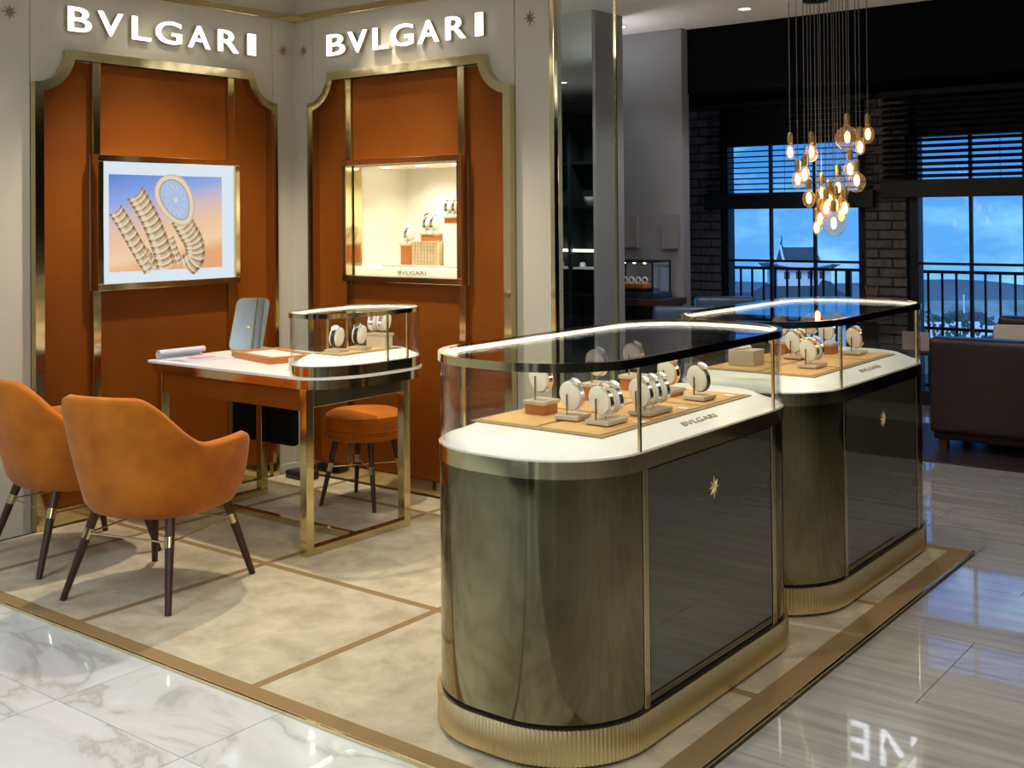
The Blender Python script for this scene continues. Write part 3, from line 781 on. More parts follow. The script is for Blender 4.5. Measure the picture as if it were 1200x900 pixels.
# ================================================================== SHOWCASE NICHE in the right wall
t = thing('wall_showcase', 'lit cream showcase niche in a brass frame on the right wall', 'showcase', (.885, 0, Z0))
inv = Matrix.Translation(-Vector(t.location)); opening_frame(t, mapR, inv, .06)
def nb(nm, mt_, *a, bev=0):
    q = MB().box(*a, bev); q.bm.transform(inv); return q.build(nm, mt_, t)
ND = .42
nb('back_panel', ivory, W0+.03, W1-.03, ND, ND+.01, Z0+.03, Z1-.03)
nb('side_panel', ivory, W0+.030, W0+.038, .055, ND, Z0+.03, Z1-.03); nb('side_panel', ivory, W1-.038, W1-.030, .055, ND, Z0+.03, Z1-.03)
nb('brass_lining', brass, W0+.030, W0+.040, -.004, .055, Z0+.03, Z1-.03); nb('brass_lining', brass, W1-.040, W1-.030, -.004, .055, Z0+.03, Z1-.03)
nb('top_panel', ivory, W0+.03, W1-.03, 0, ND, Z1-.038, Z1-.03)
nb('shelf', ivory, W0+.04, W1-.04, .0, ND, Z0+.03, 1.185, bev=.004)
o = place('lettering', text_mesh('BVLGARI', 'lettering', taupe_edge, .001, .0, .20, .020), t, (.92-.885, -.0015, 1.152-Z0), rot=(R_(90), 0, 0))
for x in (.62, .88, 1.14): nb('lamp', lampwarm, x-.018, x+.018, .10, .136, Z1-.042, Z1-.038)
nb('glass_pane', glass_m, W0+.04, W1-.04, .001, .005, Z0+.078, Z1-.04)
for x, pw in ((.75, 9), (1.05, 13)):
    l = spot((x, .14, Z1-.05), (x+.05, .30, 1.2), pw, 130, .8, WARM, .02, 'showcase_lamp')

# ================================================================== WATCHES AND STANDS
def ell_ring(a, b_, n, y, tilt=-.42, c=(0, 0)):
    out = []
    for k in range(n):
        t_ = 2*math.pi*k/n; x, z = a*math.cos(t_), b_*math.sin(t_)
        out.append((c[0]+x*math.cos(tilt)+z*math.sin(tilt), y, c[1]-x*math.sin(tilt)+z*math.cos(tilt)))
    return out
CW = .021
def cushion_mesh():
    b = MB(); rings = []
    for y, s_ in ((-CW, .88), (-CW*.92, .97), (-CW*.6, 1), (CW*.6, 1), (CW*.92, .97), (CW, .88)): rings.append(ell_ring(.0320*s_, .043*s_, 22, y))
    b.loft(rings); return b.mesh('cushion', cream, 50)
cush = cushion_mesh()
def strap_mesh(mt_):
    b = MB(); n = 26; q = []
    for a, h, y in ((.0325, .0435, -.0095), (.0350, .0460, -.0095), (.0350, .0460, .0095), (.0325, .0435, .0095)):
        q.append([b.bm.verts.new(p) for p in ell_ring(a, h, n, y)])
    for i in range(n):
        for k in range(4):
            A, B = q[k], q[(k+1) % 4]; b.bm.faces.new((A[i], A[(i+1) % n], B[(i+1) % n], B[i]))
    return b.mesh('bracelet', mt_, 40)
straps = {'steel': strap_mesh(steel), 'gold': strap_mesh(gold), 'black': strap_mesh(blackl)}
def disc(r0, h, mt_, nm, n=22):
    b = MB(); b.lathe([(r0*.96, 0), (r0, .001), (r0, h-.001), (r0*.93, h)], n); return b.mesh(nm, mt_, 40)
cases_ = {'steel': disc(.0180, .009, steel, 'watch_case'), 'gold': disc(.0180, .009, gold, 'watch_case'), 'black': disc(.0180, .009, steel, 'watch_case')}
dial_me = {'w': disc(.0132, .0012, dialw, 'dial'), 'b': disc(.0132, .0012, blackl, 'dial'), 'p': disc(.0132, .0012, pbr('pink_dial', (.75, .50, .52), .3), 'dial')}
crown_me = MB().tube([(0, 0, 0), (.004, 0, 0)], .0022, 8).mesh('crown', steel, 40)
def watch(loc, rz, kind, dial, label, group):
    """sits round a cushion whose centre is loc"""
    t = thing('wrist_watch', label, 'watch', loc, rz, group)
    place('bracelet', straps[kind], t)
    # head on the upper front of the cushion
    ang = 1.02 if True else 0
    tilt = -.42; a, h = .0350, .0460; tt = .72
    x, z = a*math.cos(tt), h*math.sin(tt)
    px_, pz_ = x*math.cos(tilt)+z*math.sin(tilt), -x*math.sin(tilt)+z*math.cos(tilt)
    nx, nz = math.cos(tt)/a, math.sin(tt)/h
    n_ = Vector((nx*math.cos(tilt)+nz*math.sin(tilt), 0, -nx*math.sin(tilt)+nz*math.cos(tilt))).normalized()
    ry = math.atan2(n_.x, n_.z)
    c = place('watch_case', cases_[kind], t, (px_-n_.x*.002, 0, pz_-n_.z*.002), rot=(0, ry, 0))
    place('dial', dial_me[dial], c, (0, 0, .0084)); place('crown', crown_me, c, (0, .0155, .004), rot=(0, 0, R_(90)))
    return t
GOLDW = ('gold', 'w')
def stand(loc, rz, n, block, label, wlabels, group, wgroup, kinds, raise_=0, blockmat=None):
    """display stand with n cushions side by side along local y; block height under the base plate"""
    t = thing('watch_stand', label, 'stand', loc, rz, group)
    wd = .035+.025*n; z = block
    if block: MB().box(-.036, .036, -wd/2-.006, wd/2+.006, 0, block, .002).build('block', blockmat or orange_block, t)
    MB().box(-.040, .040, -wd/2-.012, wd/2+.012, z, z+.012, .002).build('base_plate', beige_block, t)
    cz_ = z+.012+.055+raise_
    for k in range(n):
        y = (k-(n-1)/2)*.050
        MB().tube([(-.006, y-CW-.002, z+.01), (-.006, y-CW-.002, cz_+.006)], .0028, 6).build('pin', brass_sat, t)
        place('cushion', cush, t, (0, y, cz_))
        p = Matrix.Rotation(rz, 3, 'Z') @ Vector((0, y, cz_))+Vector(loc)
        kd, dl = kinds[k % len(kinds)]
        watch(p, rz, kd, dl, wlabels[k], wgroup)
    return t

# ================================================================== ISLAND CASES
HX, HL, RC = .318, .690, .272
XC = 3.119
def grow(d): return rr(-HX-d, HX+d, -HL-d, HL+d, RC+d, 12)
def grow_part(d, a, b_, y0=None): pass
star_gold = pbr('star_gold', (.75, .60, .32), .45, .55)
star_small = star_mesh(.036, .008, star_gold)
def arc_end(sign, d, n=14):
    """open polyline: curved end from right tangent point round to the left one (sign=-1 near end)"""
    pts = []
    for cx, a0 in ((HX-RC, 0), (-HX+RC, 90)):
        for k in range(n+1):
            a = R_(a0+90*k/n); pts.append((cx+(RC+d)*math.cos(a), (HL-RC)+(RC+d)*math.sin(a)))
    return [(x, sign*y) for x, y in pts]
ZB, ZD, ZR = .106, .800, 1.058
def island(yc, label, which):
    t = thing('display_case', label, 'display case', (XC, yc, .010), group='island watch display cases')
    MB().prism(grow(-.02), 0, .012).build('toe_kick', blackm, t)
    # fluted plinth
    base = grow(.010); per = []
    L = 0; pts = base+[base[0]]
    seg = [(Vector(a), Vector(b_)) for a, b_ in zip(pts, pts[1:])]
    tot = sum((b_-a).length for a, b_ in seg); nfl = 300; step = tot/(nfl*4)
    s_ = 0; i = 0; acc = 0
    for k in range(nfl*4):
        want = k*step
        while acc+(seg[i][1]-seg[i][0]).length < want-1e-9: acc += (seg[i][1]-seg[i][0]).length; i += 1
        a, b_ = seg[i]; p = a+(b_-a)*((want-acc)/max((b_-a).length, 1e-9)); d_ = (b_-a).normalized(); nn = Vector((d_.y, -d_.x))
        per.append(p+nn*(.0022*math.sin(math.pi/2*k)))
    MB().prism([(p.x, p.y) for p in per], .012, ZB).build('plinth', brass_plinth, t, 80)
    MB().prism(grow(-.004), ZB, ZB+.010).build('shadow_gap', blackm, t)
    for sg in (-1, 1):
        MB().ring(arc_end(sg, 0), arc_end(sg, -.02), ZB+.010, ZD-.045, False).build('curved_end_panel', bronze, t, 30)
    ys = HL-RC
    for sx in (-1, 1):
        x = sx*HX
        MB().box(min(x, x-sx*.02), max(x, x-sx*.02), -ys+.036, ys-.036, ZB+.014, ZD-.049, .002).build('side_panel', smoked, t)
        for sy in (-1, 1):
            y0, y1 = sorted((sy*(ys-.004), sy*(ys-.031)))
            MB().box(min(x-sx*.02, x+sx*.002), max(x-sx*.02, x+sx*.002), y0, y1, ZB+.002, ZD-.045, .0015).build('corner_post', brass, t)
    MB().prism(grow(-.022), ZB+.01, ZD-.03).build('core', blackm, t)
    MB().ring(grow(.003), grow(-.03), ZD-.045, ZD, True).build('brass_band', brass, t, 30)
    # white deck
    b = MB(); b.loft([[(p[0], p[1], z) for p in grow(d)] for d, z in ((-.004, ZD-.02), (-.004, ZD+.004), (-.020, ZD+.008), (-.085, ZD+.034), (-.095, ZD+.036))]); dk = b.build('deck', white_lac, t, 25)
    # glass: side panes, curved ends, top
    for sx in (-1, 1):
        MB().box(sx*(HX-.006)-.003, sx*(HX-.006)+.003, -ys+.004, ys-.004, ZD+.004, ZR-.024).build('side_glass', glass_m, t)
        for sy in (-1, 1):
            MB().box(sx*(HX-.006)-.004, sx*(HX-.006)+.004, sy*ys-.0045, sy*ys+.0045, ZD+.004, ZR-.024).build('glass_joint', brass_sat, t)
    for sg in (-1, 1):
        MB().ring(arc_end(sg, -.003)[0:], arc_end(sg, -.009), ZD+.004, ZR-.024, False).build('curved_glass', glass_m, t, 60)
    MB().ring(grow(.004), grow(-.016), ZR-.024, ZR, True).build('top_rail', brass, t, 30)
    MB().ring(grow(-.0165), grow(-.022), ZR-.020, ZR-.008, True).build('led_strip', led, t, 60)
    MB().prism(grow(-.017), ZR-.005, ZR-.001).build('top_glass', glass_m, t, 60)
    # lettering on the sloped right side, star on the side panel
    sl_ = math.atan2(.026, .065)
    place('lettering', text_mesh('BVLGARI', 'lettering', taupe_edge, .0006, .0, .205, .020), t, (HX-.020-.040+.012, .0+.01, ZD+.008+.0125), rot=(sl_, 0, R_(90)))
    place('star', star_small, t, (HX+.001, -.01, .632), rot=(R_(90), 0, R_(90)))
    return t
Y1, Y2 = -1.395, .022
case1 = island(Y1, 'rounded brass and smoked glass watch case nearest the viewer', 1)
case2 = island(Y2, 'rounded brass and smoked glass watch case farther back by the windows', 2)
DZ = .010+ZD+.036
def mat_obj(x0, x1, y0, y1, z, label, cells):
    t = thing('display_mat', label, 'mat', ((x0+x1)/2, (y0+y1)/2, z), group='tan leather display mats')
    hx, hy = (x1-x0)/2, (y1-y0)/2
    MB().box(-hx, hx, -hy, hy, 0, .004, .001).build('border', taupe_edge, t)
    nx, ny = cells
    for i in range(nx):
        for j in range(ny):
            MB().box(-hx+.018+i*(2*hx-.018)/nx, -hx+(i+1)*(2*hx-.018)/nx, -hy+.018+j*(2*hy-.018)/ny, -hy+(j+1)*(2*hy-.018)/ny, .003, .007, .001).build('leather_tile', tan, t)
mat_obj(2.875, 3.34, -1.86, -.95, DZ, 'tan leather mat on the white deck of the nearest case', (2, 3))
mat_obj(2.875, 3.34, -.43, .44, DZ, 'tan leather mat on the white deck of the farther case', (2, 3))
MZ = DZ+.007
W1g, W2g, S1g, S2g = 'watches in the nearest case', 'watches in the farther case', 'watch stands in the nearest case', 'watch stands in the farther case'
stand((2.985, -1.655, MZ), .0, 1, .030, 'single watch stand on an orange block, leftmost in the nearest case', ['steel watch on the orange block stand, leftmost in the nearest case'], S1g, W1g, [('steel', 'w')], .012)
stand((3.125, -1.690, MZ), .1, 1, .004, 'low single watch stand right of the leftmost orange block, nearest case', ['white dial steel watch on the low stand right of the orange block, nearest case'], S1g, W1g, [('steel', 'w')])
stand((3.245, -1.690, MZ), .0, 2, .004, 'twin watch stand at the front corner of the nearest case', ['pink dial watch, front one on the twin stand of the nearest case', 'steel watch, rear one on the front twin stand of the nearest case'], S1g, W1g, [('steel', 'p'), ('steel', 'w')])
stand((2.985, -1.345, MZ), .0, 1, .045, 'tall single stand at the back left of the nearest case, behind the twin stand', ['steel watch topping the tall stand behind the front twin stand'], S1g, W1g, [('steel', 'w')], .01)
stand((2.965, -1.085, MZ), .0, 1, .040, 'orange block watch stand at the far left of the nearest case', ['gold watch on the far left orange block of the nearest case'], S1g, W1g, [('gold', 'w')], .01)
stand((3.262, -1.475, MZ), .0, 3, .004, 'triple watch stand in the middle of the nearest case', ['front watch of the triple stand in the nearest case', 'middle watch of the triple stand in the nearest case', 'rear watch of the triple stand in the nearest case'], S1g, W1g, [('steel', 'w')])
stand((3.125, -1.125, MZ), .0, 1, .012, 'single stand just left of the last one in the nearest case', ['gold watch on the stand left of the last one in the nearest case'], S1g, W1g, [('gold', 'w')])
stand((3.255, -1.155, MZ), .0, 1, .004, 'single stand at the far right end of the nearest case', ['dark strapped watch on the rightmost stand of the nearest case'], S1g, W1g, [('black', 'w')])
def tag_card(x, y, label):
    o = MB().box(-.016, .016, -.012, .012, 0, .003, .001).build('price_card', paper, None, None, (x, y, MZ)); tag(o, label, 'card', 'price cards in the cases')
tag_card(3.315, -1.62, 'small white card beside the twin stand in the nearest case'); tag_card(3.30, -1.34, 'small white card by the triple stand in the nearest case'); tag_card(3.30, -1.03, 'small white card at the far right of the nearest case')
# farther case
t = thing('jewel_box', 'beige cube holding pale ring cushions on the mat of the farther case', 'box', (2.985, -.265, MZ), group=None)
MB().box(-.055, .055, -.05, .05, 0, .062, .003).build('body', beige_block, t)
for k in range(4): MB().lathe([(.010, 0), (.014, .006), (.010, .014), (.002, .016)], 12, (-.03+.028*(k % 2)+.0, -.025+.045*(k//2), .062)).build('ring_cushion', cream, t, 50)
stand((3.07, .03, MZ), .0, 2, .006, 'twin watch stand at the left middle of the farther case', ['gold watch, front one on the left twin stand of the farther case', 'gold watch, rear one on the left twin stand of the farther case'], S2g, W2g, [GOLDW], .0)
stand((3.235, -.20, MZ), .0, 2, .004, 'twin watch stand at the front right of the farther case', ['front watch of the right hand twin stand in the farther case', 'rear watch of the right hand twin stand in the farther case'], S2g, W2g, [GOLDW, ('steel', 'w')])
stand((2.96, .12, MZ), .0, 1, .05, 'tall single stand at the left of the farther case', ['gold watch on the tall left stand of the farther case'], S2g, W2g, [GOLDW], .01)
stand((2.985, .36, MZ), .0, 1, .035, 'orange block stand at the back of the farther case', ['steel watch on the back orange block of the farther case'], S2g, W2g, [('steel', 'w')], .01)
stand((3.10, .28, MZ), .0, 1, .035, 'brown block stand in the middle back of the farther case', ['steel watch on the middle back block of the farther case'], S2g, W2g, [('steel', 'w')], .0)
stand((3.215, .30, MZ), .0, 1, .004, 'single stand at the right end of the farther case', ['gold rimmed watch on the rightmost stand of the farther case'], S2g, W2g, [GOLDW])

# niche contents
NS = 1.187
o = MB().box(.60, 1.24, .10, .34, NS, NS+.008, .002).build('display_plinth', beige_block); tag(o, 'flat tan board under the watch stands in the wall showcase', 'board')
NB = NS+.008; Ng, Nw = 'watch stands in the wall showcase', 'watches in the wall showcase'
stand((.72, .20, NB), R_(-90), 1, .105, 'orange block with one watch at the left of the wall showcase', ['steel watch on the left orange block in the wall showcase'], Ng, Nw, [('steel', 'w')])
t = thing('lattice_block', 'gold lattice cube carrying watches in the wall showcase', 'block', (.885, .20, NB))
MB().box(-.088, .088, -.06, .06, 0, .125).build('core', cream, t)
for k in range(9): MB().box(-.09+k*.0223-.0022, -.09+k*.0223+.0022, -.066, -.058, 0, .130).build('lattice_bar', lattice_gold, t)
for k in range(7): MB().box(-.092, .092, -.066, -.058, k*.0205, k*.0205+.0045).build('lattice_bar', lattice_gold, t)
for k in range(6):
    MB().box(.086, .093, -.06+k*.024-.003, -.06+k*.024+.003, 0, .130).build('lattice_bar', lattice_gold, t)
stand((.885, .20, NB+.130), R_(-90), 2, .035, 'twin stand on the gold lattice cube', ['left watch on the gold lattice cube', 'right watch on the gold lattice cube'], Ng, Nw, [('steel', 'b'), ('steel', 'w')])
o = MB().box(.995, 1.105, .17, .27, NB, NB+.225, .002).build('pedestal', ivory); tag(o, 'tall cream pedestal at the right of the wall showcase', 'pedestal')
stand((1.05, .22, NB+.225), R_(-90), 3, .030, 'triple stand on the tall cream pedestal', ['left watch on the tall cream pedestal', 'middle watch on the tall cream pedestal', 'right watch on the tall cream pedestal'], Ng, Nw, [('steel', 'w'), GOLDW])
stand((1.165, .20, NB), R_(-90), 1, .105, 'orange block with one watch at the right of the wall showcase', ['steel watch on the right orange block in the wall showcase'], Ng, Nw, [('steel', 'w')])

# ================================================================== TABLE
TZ = .775
tx0, tx1, ty0, ty1 = .255, 1.535, -1.175, -.47
t = thing('consultation_table', 'white topped table on a square brass frame with an orange apron', 'table', (.85, -.84, .010))
def tb(nm, mt_, *a, bev=.002):
    q = MB().box(*a, bev); q.bm.transform(Matrix.Translation((-.85, .84, -.010))); return q.build(nm, mt_, t)
def oval(x0, x1, y0, y1, rx, ryn, ryf, n=14):
    pts = []
    for cx, cy, a0, ry in ((x1-rx, y0+ryn, -90, ryn), (x1-rx, y1-ryf, 0, ryf), (x0+rx, y1-ryf, 90, ryf), (x0+rx, y0+ryn, 180, ryn)):
        for k in range(n+1):
            a = R_(a0+90*k/n); pts.append((cx+rx*math.cos(a), cy+ry*math.sin(a)))
    return pts
def one_round(x0, x1, y0, y1, R, rs=.02):
    pts = []
    for cx, cy, a0, rx, ry in ((x1-R, y0+.36, -90, R, .36), (x1-R, y1-R, 0, R, R), (x0+rs, y1-rs, 90, rs, rs), (x0+rs, y0+rs, 180, rs, rs)):
        for k in range(13):
            a = R_(a0+7.5*k); pts.append((cx+rx*math.cos(a)-.85, cy+ry*math.sin(a)+.84))
    return pts
MB().prism(one_round(tx0, tx1, ty0, ty1, .215), TZ-.010-.010, TZ-.010).build('top', white_top, t, 30)
MB().prism(one_round(tx0+.02, tx1-.012, ty0+.014, ty1-.014, .205), TZ-.010-.052, TZ-.010-.010).build('edge_band', brass, t, 30)
lx = (.335, 1.352); ly = (-1.135, -.53); LG = .042
ZA = .722
for x in lx:
    for y in ly: tb('leg', brass, x-LG/2, x+LG/2, y-LG/2, y+LG/2, .010, ZA)
tb('apron', orange_panel, lx[0]+.021, lx[1]-.021, ly[0]-.012, ly[0]+.006, .628, ZA-.002)
tb('apron', orange_panel, lx[0]+.021, lx[1]-.021, ly[1]-.006, ly[1]+.012, .628, ZA-.002)
for x in lx: tb('apron', brass, x-.012, x+.012, ly[0]+.021, ly[1]-.021, .640, ZA-.002)
for x in lx: tb('base_rail', brass, x-LG/2, x+LG/2, ly[0]+LG/2, ly[1]-LG/2, .010, .045)
tb('stretcher', brass, lx[0]+LG/2, lx[1]-LG/2, -.85, -.815, .010, .040)
# vitrine on the table
VX0, VX1, VY0, VY1 = 1.125, 1.522, -1.160, -.478
VXC, VYC = (VX0+VX1)/2, (VY0+VY1)/2
hx, hy, RX, RN, RF = (VX1-VX0)/2, (VY1-VY0)/2, .190, .355, .20
def vg(d): return oval(-hx-d, hx+d, -hy-d, hy+d, RX+d, RN+d, RF+d)
v = thing('table_vitrine', 'small rounded glass vitrine with brass rim on the table end', 'vitrine', (VXC, VYC, TZ))
VB, VR = .045, .270
MB().ring(vg(0), vg(-.02), 0, VB, True).build('brass_band', brass, v, 30)
b = MB(); b.loft([[(p[0], p[1], z) for p in vg(d)] for d, z in ((-.005, .0), (-.005, VB+.003), (-.02, VB+.006), (-.07, VB+.030), (-.078, VB+.032))]); b.build('deck', white_lac, v, 25)
def v_arc(sign, d, n=14):
    pts = []; ry = RN if sign < 0 else RF
    for cx, a0 in ((hx-RX, 0), (-hx+RX, 90)):
        for k in range(n+1):
            a = R_(a0+90*k/n); pts.append((cx+(RX+d)*math.cos(a), sign*((hy-ry)+(ry+d)*math.sin(a))))
    return pts
for sg in (-1, 1): MB().ring(v_arc(sg, -.003), v_arc(sg, -.008), VB, VR-.02, False).build('curved_glass', glass_m, v, 60)
for sx in (-1, 1):
    MB().box(sx*(hx-.0055)-.0025, sx*(hx-.0055)+.0025, -hy+RN, hy-RF, VB, VR-.02).build('side_glass', glass_m, v)
    for yy in (-hy+RN, hy-RF): MB().box(sx*(hx-.0055)-.004, sx*(hx-.0055)+.004, yy-.004, yy+.004, VB, VR-.02).build('glass_joint', brass_sat, v)
MB().ring(vg(.003), vg(-.014), VR-.020, VR, True).build('top_rail', brass, v, 30)
MB().ring(vg(-.0145), vg(-.019), VR-.018, VR-.005, True).build('led_strip', led, v, 60)
MB().prism(vg(-.015), VR-.004, VR-.001).build('top_glass', glass_m, v, 60)
VM = TZ+VB+.032
mat_obj(VXC-.085, VXC+.085, VYC-.17, VYC+.22, VM, 'tan leather mat inside the table vitrine', (1, 2))
VM += .007
Vg, Vw = 'watch stands in the table vitrine', 'watches in the table vitrine'
stand((VXC-.01, VYC-.10, VM), R_(-78), 1, .0, 'left stand in the table vitrine', ['black strapped watch on the left stand in the table vitrine'], Vg, Vw, [('black', 'w')], .0)
stand((VXC+.00, VYC+.03, VM), R_(-78), 1, .0, 'middle stand in the table vitrine', ['black strapped watch on the middle stand in the table vitrine'], Vg, Vw, [('black', 'b')], .0)
stand((VXC+.00, VYC+.16, VM), R_(-78), 2, .050, 'cream block with two watches at the right in the table vitrine', ['left steel watch on the cream block in the table vitrine', 'right steel watch on the cream block in the table vitrine'], Vg, Vw, [('steel', 'w')], .0, cream)
# things on the table
t = thing('table_mirror', 'tilted frameless vanity mirror with rounded top on the table', 'mirror', (.365, -.66, TZ), R_(24))
b = MB(); b.prism(rr(-.095, .095, 0, .285, .035, 8), 0, .008); b.build('plate', brass_sat, t, 40, None).rotation_euler = (R_(68), 0, 0)
b = MB(); b.prism(rr(-.091, .091, .004, .281, .032, 8), .0082, .0095); b.build('mirror_face', mirror_m, t, 40, None).rotation_euler = (R_(68), 0, 0)
MB().box(-.06, .06, .0, .10, 0, .008, .003).build('foot', brass_sat, t); MB().bar((0, .09, .004), (0, .035, .13), .02, .006).build('strut', brass_sat, t)
t = thing('leather_tray', 'flat tan leather presentation tray with cream lining on the table', 'tray', (.735, -.79, TZ), R_(-13))
MB().ring(rr(-.20, .20, -.125, .125, .006, 3), rr(-.165, .165, -.09, .09, .004, 3), 0, .030).build('rim', orange_block, t, 30); MB().box(-.167, .167, -.092, .092, 0, .024).build('lining', cream, t)
t = thing('paper_scroll', 'curled white brochure lying open at the left end of the table', 'paper', (.375, -1.02, TZ), R_(0))
b = MB(); n = 22; pts = []
for k in range(n+1):
    a = R_(-90-300*k/n); rr_ = .024-.008*k/n; pts.append((-.085+rr_*math.cos(a), .026+rr_*math.sin(a)))
pts = [(x, z) for x, z in [(.17, .002), (.10, .010), (.03, .005), (-.04, .0015)]]+pts
A = [b.bm.verts.new((x, -.11, z)) for x, z in pts]; B = [b.bm.verts.new((x+.01, .15, z)) for x, z in pts]
for i in range(len(pts)-1): b.bm.faces.new((A[i], A[i+1], B[i+1], B[i]))
bmesh.ops.solidify(b.bm, geom=b.bm.faces[:], thickness=.001); b.build('sheet', paper, t, 60)
b = MB(); b.box(.02, .11, -.02, .08, .0115, .0122); b.build('printed_patch', pinkpaper, t)
t = thing('name_card', 'small white card in an acrylic holder at the front of the vitrine', 'card', (1.125, -1.02, TZ), R_(25))
MB().box(-.004, .004, -.020, .020, .0, .055, .002).build('card', paper, t)
MB().box(-.010, .010, -.022, .022, 0, .004).build('holder', glass_m, t)
# black box hung below table, cable, floor adaptor
t = thing('computer_box', 'black flat computer box hanging beneath the table', 'computer', (.30, -.475, .010))
MB().box(-.25, .24, -.025, .025, .265, .475, .02).build('body', blackm, t)
MB().box(-.262, -.250, -.02, .02, .25, .49, .003).build('bracket', steel, t)
MB().box(.16, .172, -.02, .02, .46, .70, .003).build('bracket', steel, t)
o = MB().tube([(.53, -.47, .48), (.56, -.45, .58), (.52, -.38, .36), (.42, -.28, .14), (.28, -.17, .05)], .006, 8).build('power_cable', blackm, None, 60); tag(o, 'black cable drooping from the computer box to the floor', 'cable')
o = MB().box(.13, .31, -.20, -.10, .010, .055, .015, 3).build('power_adaptor', blackl, None, 50); tag(o, 'black power adaptor on the carpet by the wall corner', 'adaptor')

# ================================================================== CHAIRS
def smooth(a, b_, x):
    t_ = max(0, min(1, (x-a)/(b_-a))); return t_*t_*(3-2*t_)
def bucket():
    b = MB(); n = 72
    def top(ph):
        ph = abs(ph)
        h = .782-.195*smooth(24, 78, ph)
        return h-(h-.455)*smooth(112, 166, ph)
    AX, BY = .305, .315
    def pt(ph, s_, z):
        a = R_(ph); ex = 2/2.6
        sx, sy = math.sin(a), -math.cos(a)
        x = math.copysign(abs(sx)**ex, sx)*AX*s_; y = math.copysign(abs(sy)**ex, sy)*BY*s_
        lean = max(0, z-.42)*.20*smooth(110, 20, abs(ph)) if abs(ph) < 110 else 0
        widen = 1+.10*max(0, z-.40)*(1-smooth(60, 120, abs(ph)))
        return (x*widen, y-lean*1.0, z)
    phs = [-180+360*k/n for k in range(n)]
    R = []
    for s_, z in ((.30, .312), (.66, .314), (.80, .326), (.885, .362)): R.append([pt(p, s_, z) for p in phs])
    for f_ in (.15, .35, .6, .85, .97): R.append([pt(p, .915+.085*math.sin(f_*1.45), .38+(top(p)-.38)*f_) for p in phs])
    R.append([pt(p, .985, top(p)+.004) for p in phs]); R.append([pt(p, .92, top(p)+.014) for p in phs]); R.append([pt(p, .84, top(p)+.004) for p in phs])
    for f_ in (.9, .6, .3): R.append([pt(p, .815-.02*(1-f_), .44+(top(p)-.44)*f_) for p in phs])
    R.append([pt(p, .80, .435) for p in phs]); R.append([pt(p, .30, .43) for p in phs])
    b.loft(R); return b.mesh('shell', orange_vel, 70)
def seat_pad():
    b = MB(); n = 48; R = []
    for s_, z in ((.2, .425), (.74, .430), (.80, .445), (.80, .475), (.74, .492), (.5, .50), (.2, .502)):
        R.append([(math.copysign(abs(math.sin(2*math.pi*k/n))**.8, math.sin(2*math.pi*k/n))*.31*s_, .02+math.copysign(abs(math.cos(2*math.pi*k/n))**.8, math.cos(2*math.pi*k/n))*.30*s_, z) for k in range(n)])
    b.loft(R); return b.mesh('seat_cushion', orange_vel, 60)
shell_me, seat_me = bucket(), seat_pad()
def chair(label, loc, rz, group):
    t = thing('tub_chair', label, 'chair', loc, rz, group)
    place('shell', shell_me, t); place('seat_cushion', seat_me, t)
    ends = []
    for sx, sy in ((-1, -1), (1, -1), (1, 1), (-1, 1)):
        top_ = Vector((sx*.170, sy*.165-.01, .345)); bot = Vector((sx*.245, sy*.265-.02, 0))
        lg = MB().tube([bot, top_], .0125, 14, .020).build('leg', darkwood, t, 40)
        c = bot+(top_-bot)*.64; c2_ = bot+(top_-bot)*.75
        MB().tube([c, c2_], .0185, 14, .0195).build('ferrule', brass, lg, 40)
        ends.append((c+c2_)/2)
    for i in range(4): MB().tube([ends[i], ends[(i+1) % 4]], .004, 8).build('stretcher', brass, t, 60)
    return t
chair('orange velvet tub chair in the foreground with its back to the viewer', (1.185, -1.735, .010), R_(16), 'orange tub chairs')
chair('orange velvet tub chair cut off by the left edge of the picture', (.50, -1.685, .010), R_(-6), 'orange tub chairs')
# stool
t = thing('round_stool', 'round orange velvet stool with dark splayed legs behind the table', 'stool', (.885, -.325, .010), R_(12))
b = MB(); b.lathe([(.10, .335), (.185, .335), (.196, .345), (.198, .375), (.203, .380), (.203, .384), (.198, .389), (.200, .43), (.196, .452), (.17, .468), (.09, .476), (.02, .477)], 48); b.build('seat', orange_vel, t, 35)
b = MB(); b.lathe([(.199, .343), (.2035, .347), (.2035, .353), (.199, .357)], 48); b.build('piping', orange_vel, t, 60)
en = []
for k in range(4):
    a = R_(45+90*k); top_ = Vector((.14*math.cos(a), .14*math.sin(a), .345)); bot = Vector((.225*math.cos(a), .225*math.sin(a), 0))
    lg = MB().tube([bot, top_], .010, 12, .016).build('leg', darkwood, t, 40)
    c, c2_ = bot+(top_-bot)*.50, bot+(top_-bot)*.62
    MB().tube([c, c2_], .0150, 12, .0160).build('ferrule', brass, lg, 40); en.append((c+c2_)/2)
for i, j in ((0, 2), (1, 3)): MB().tube([en[i], en[j]], .004, 8).build('stretcher', brass, t, 60)

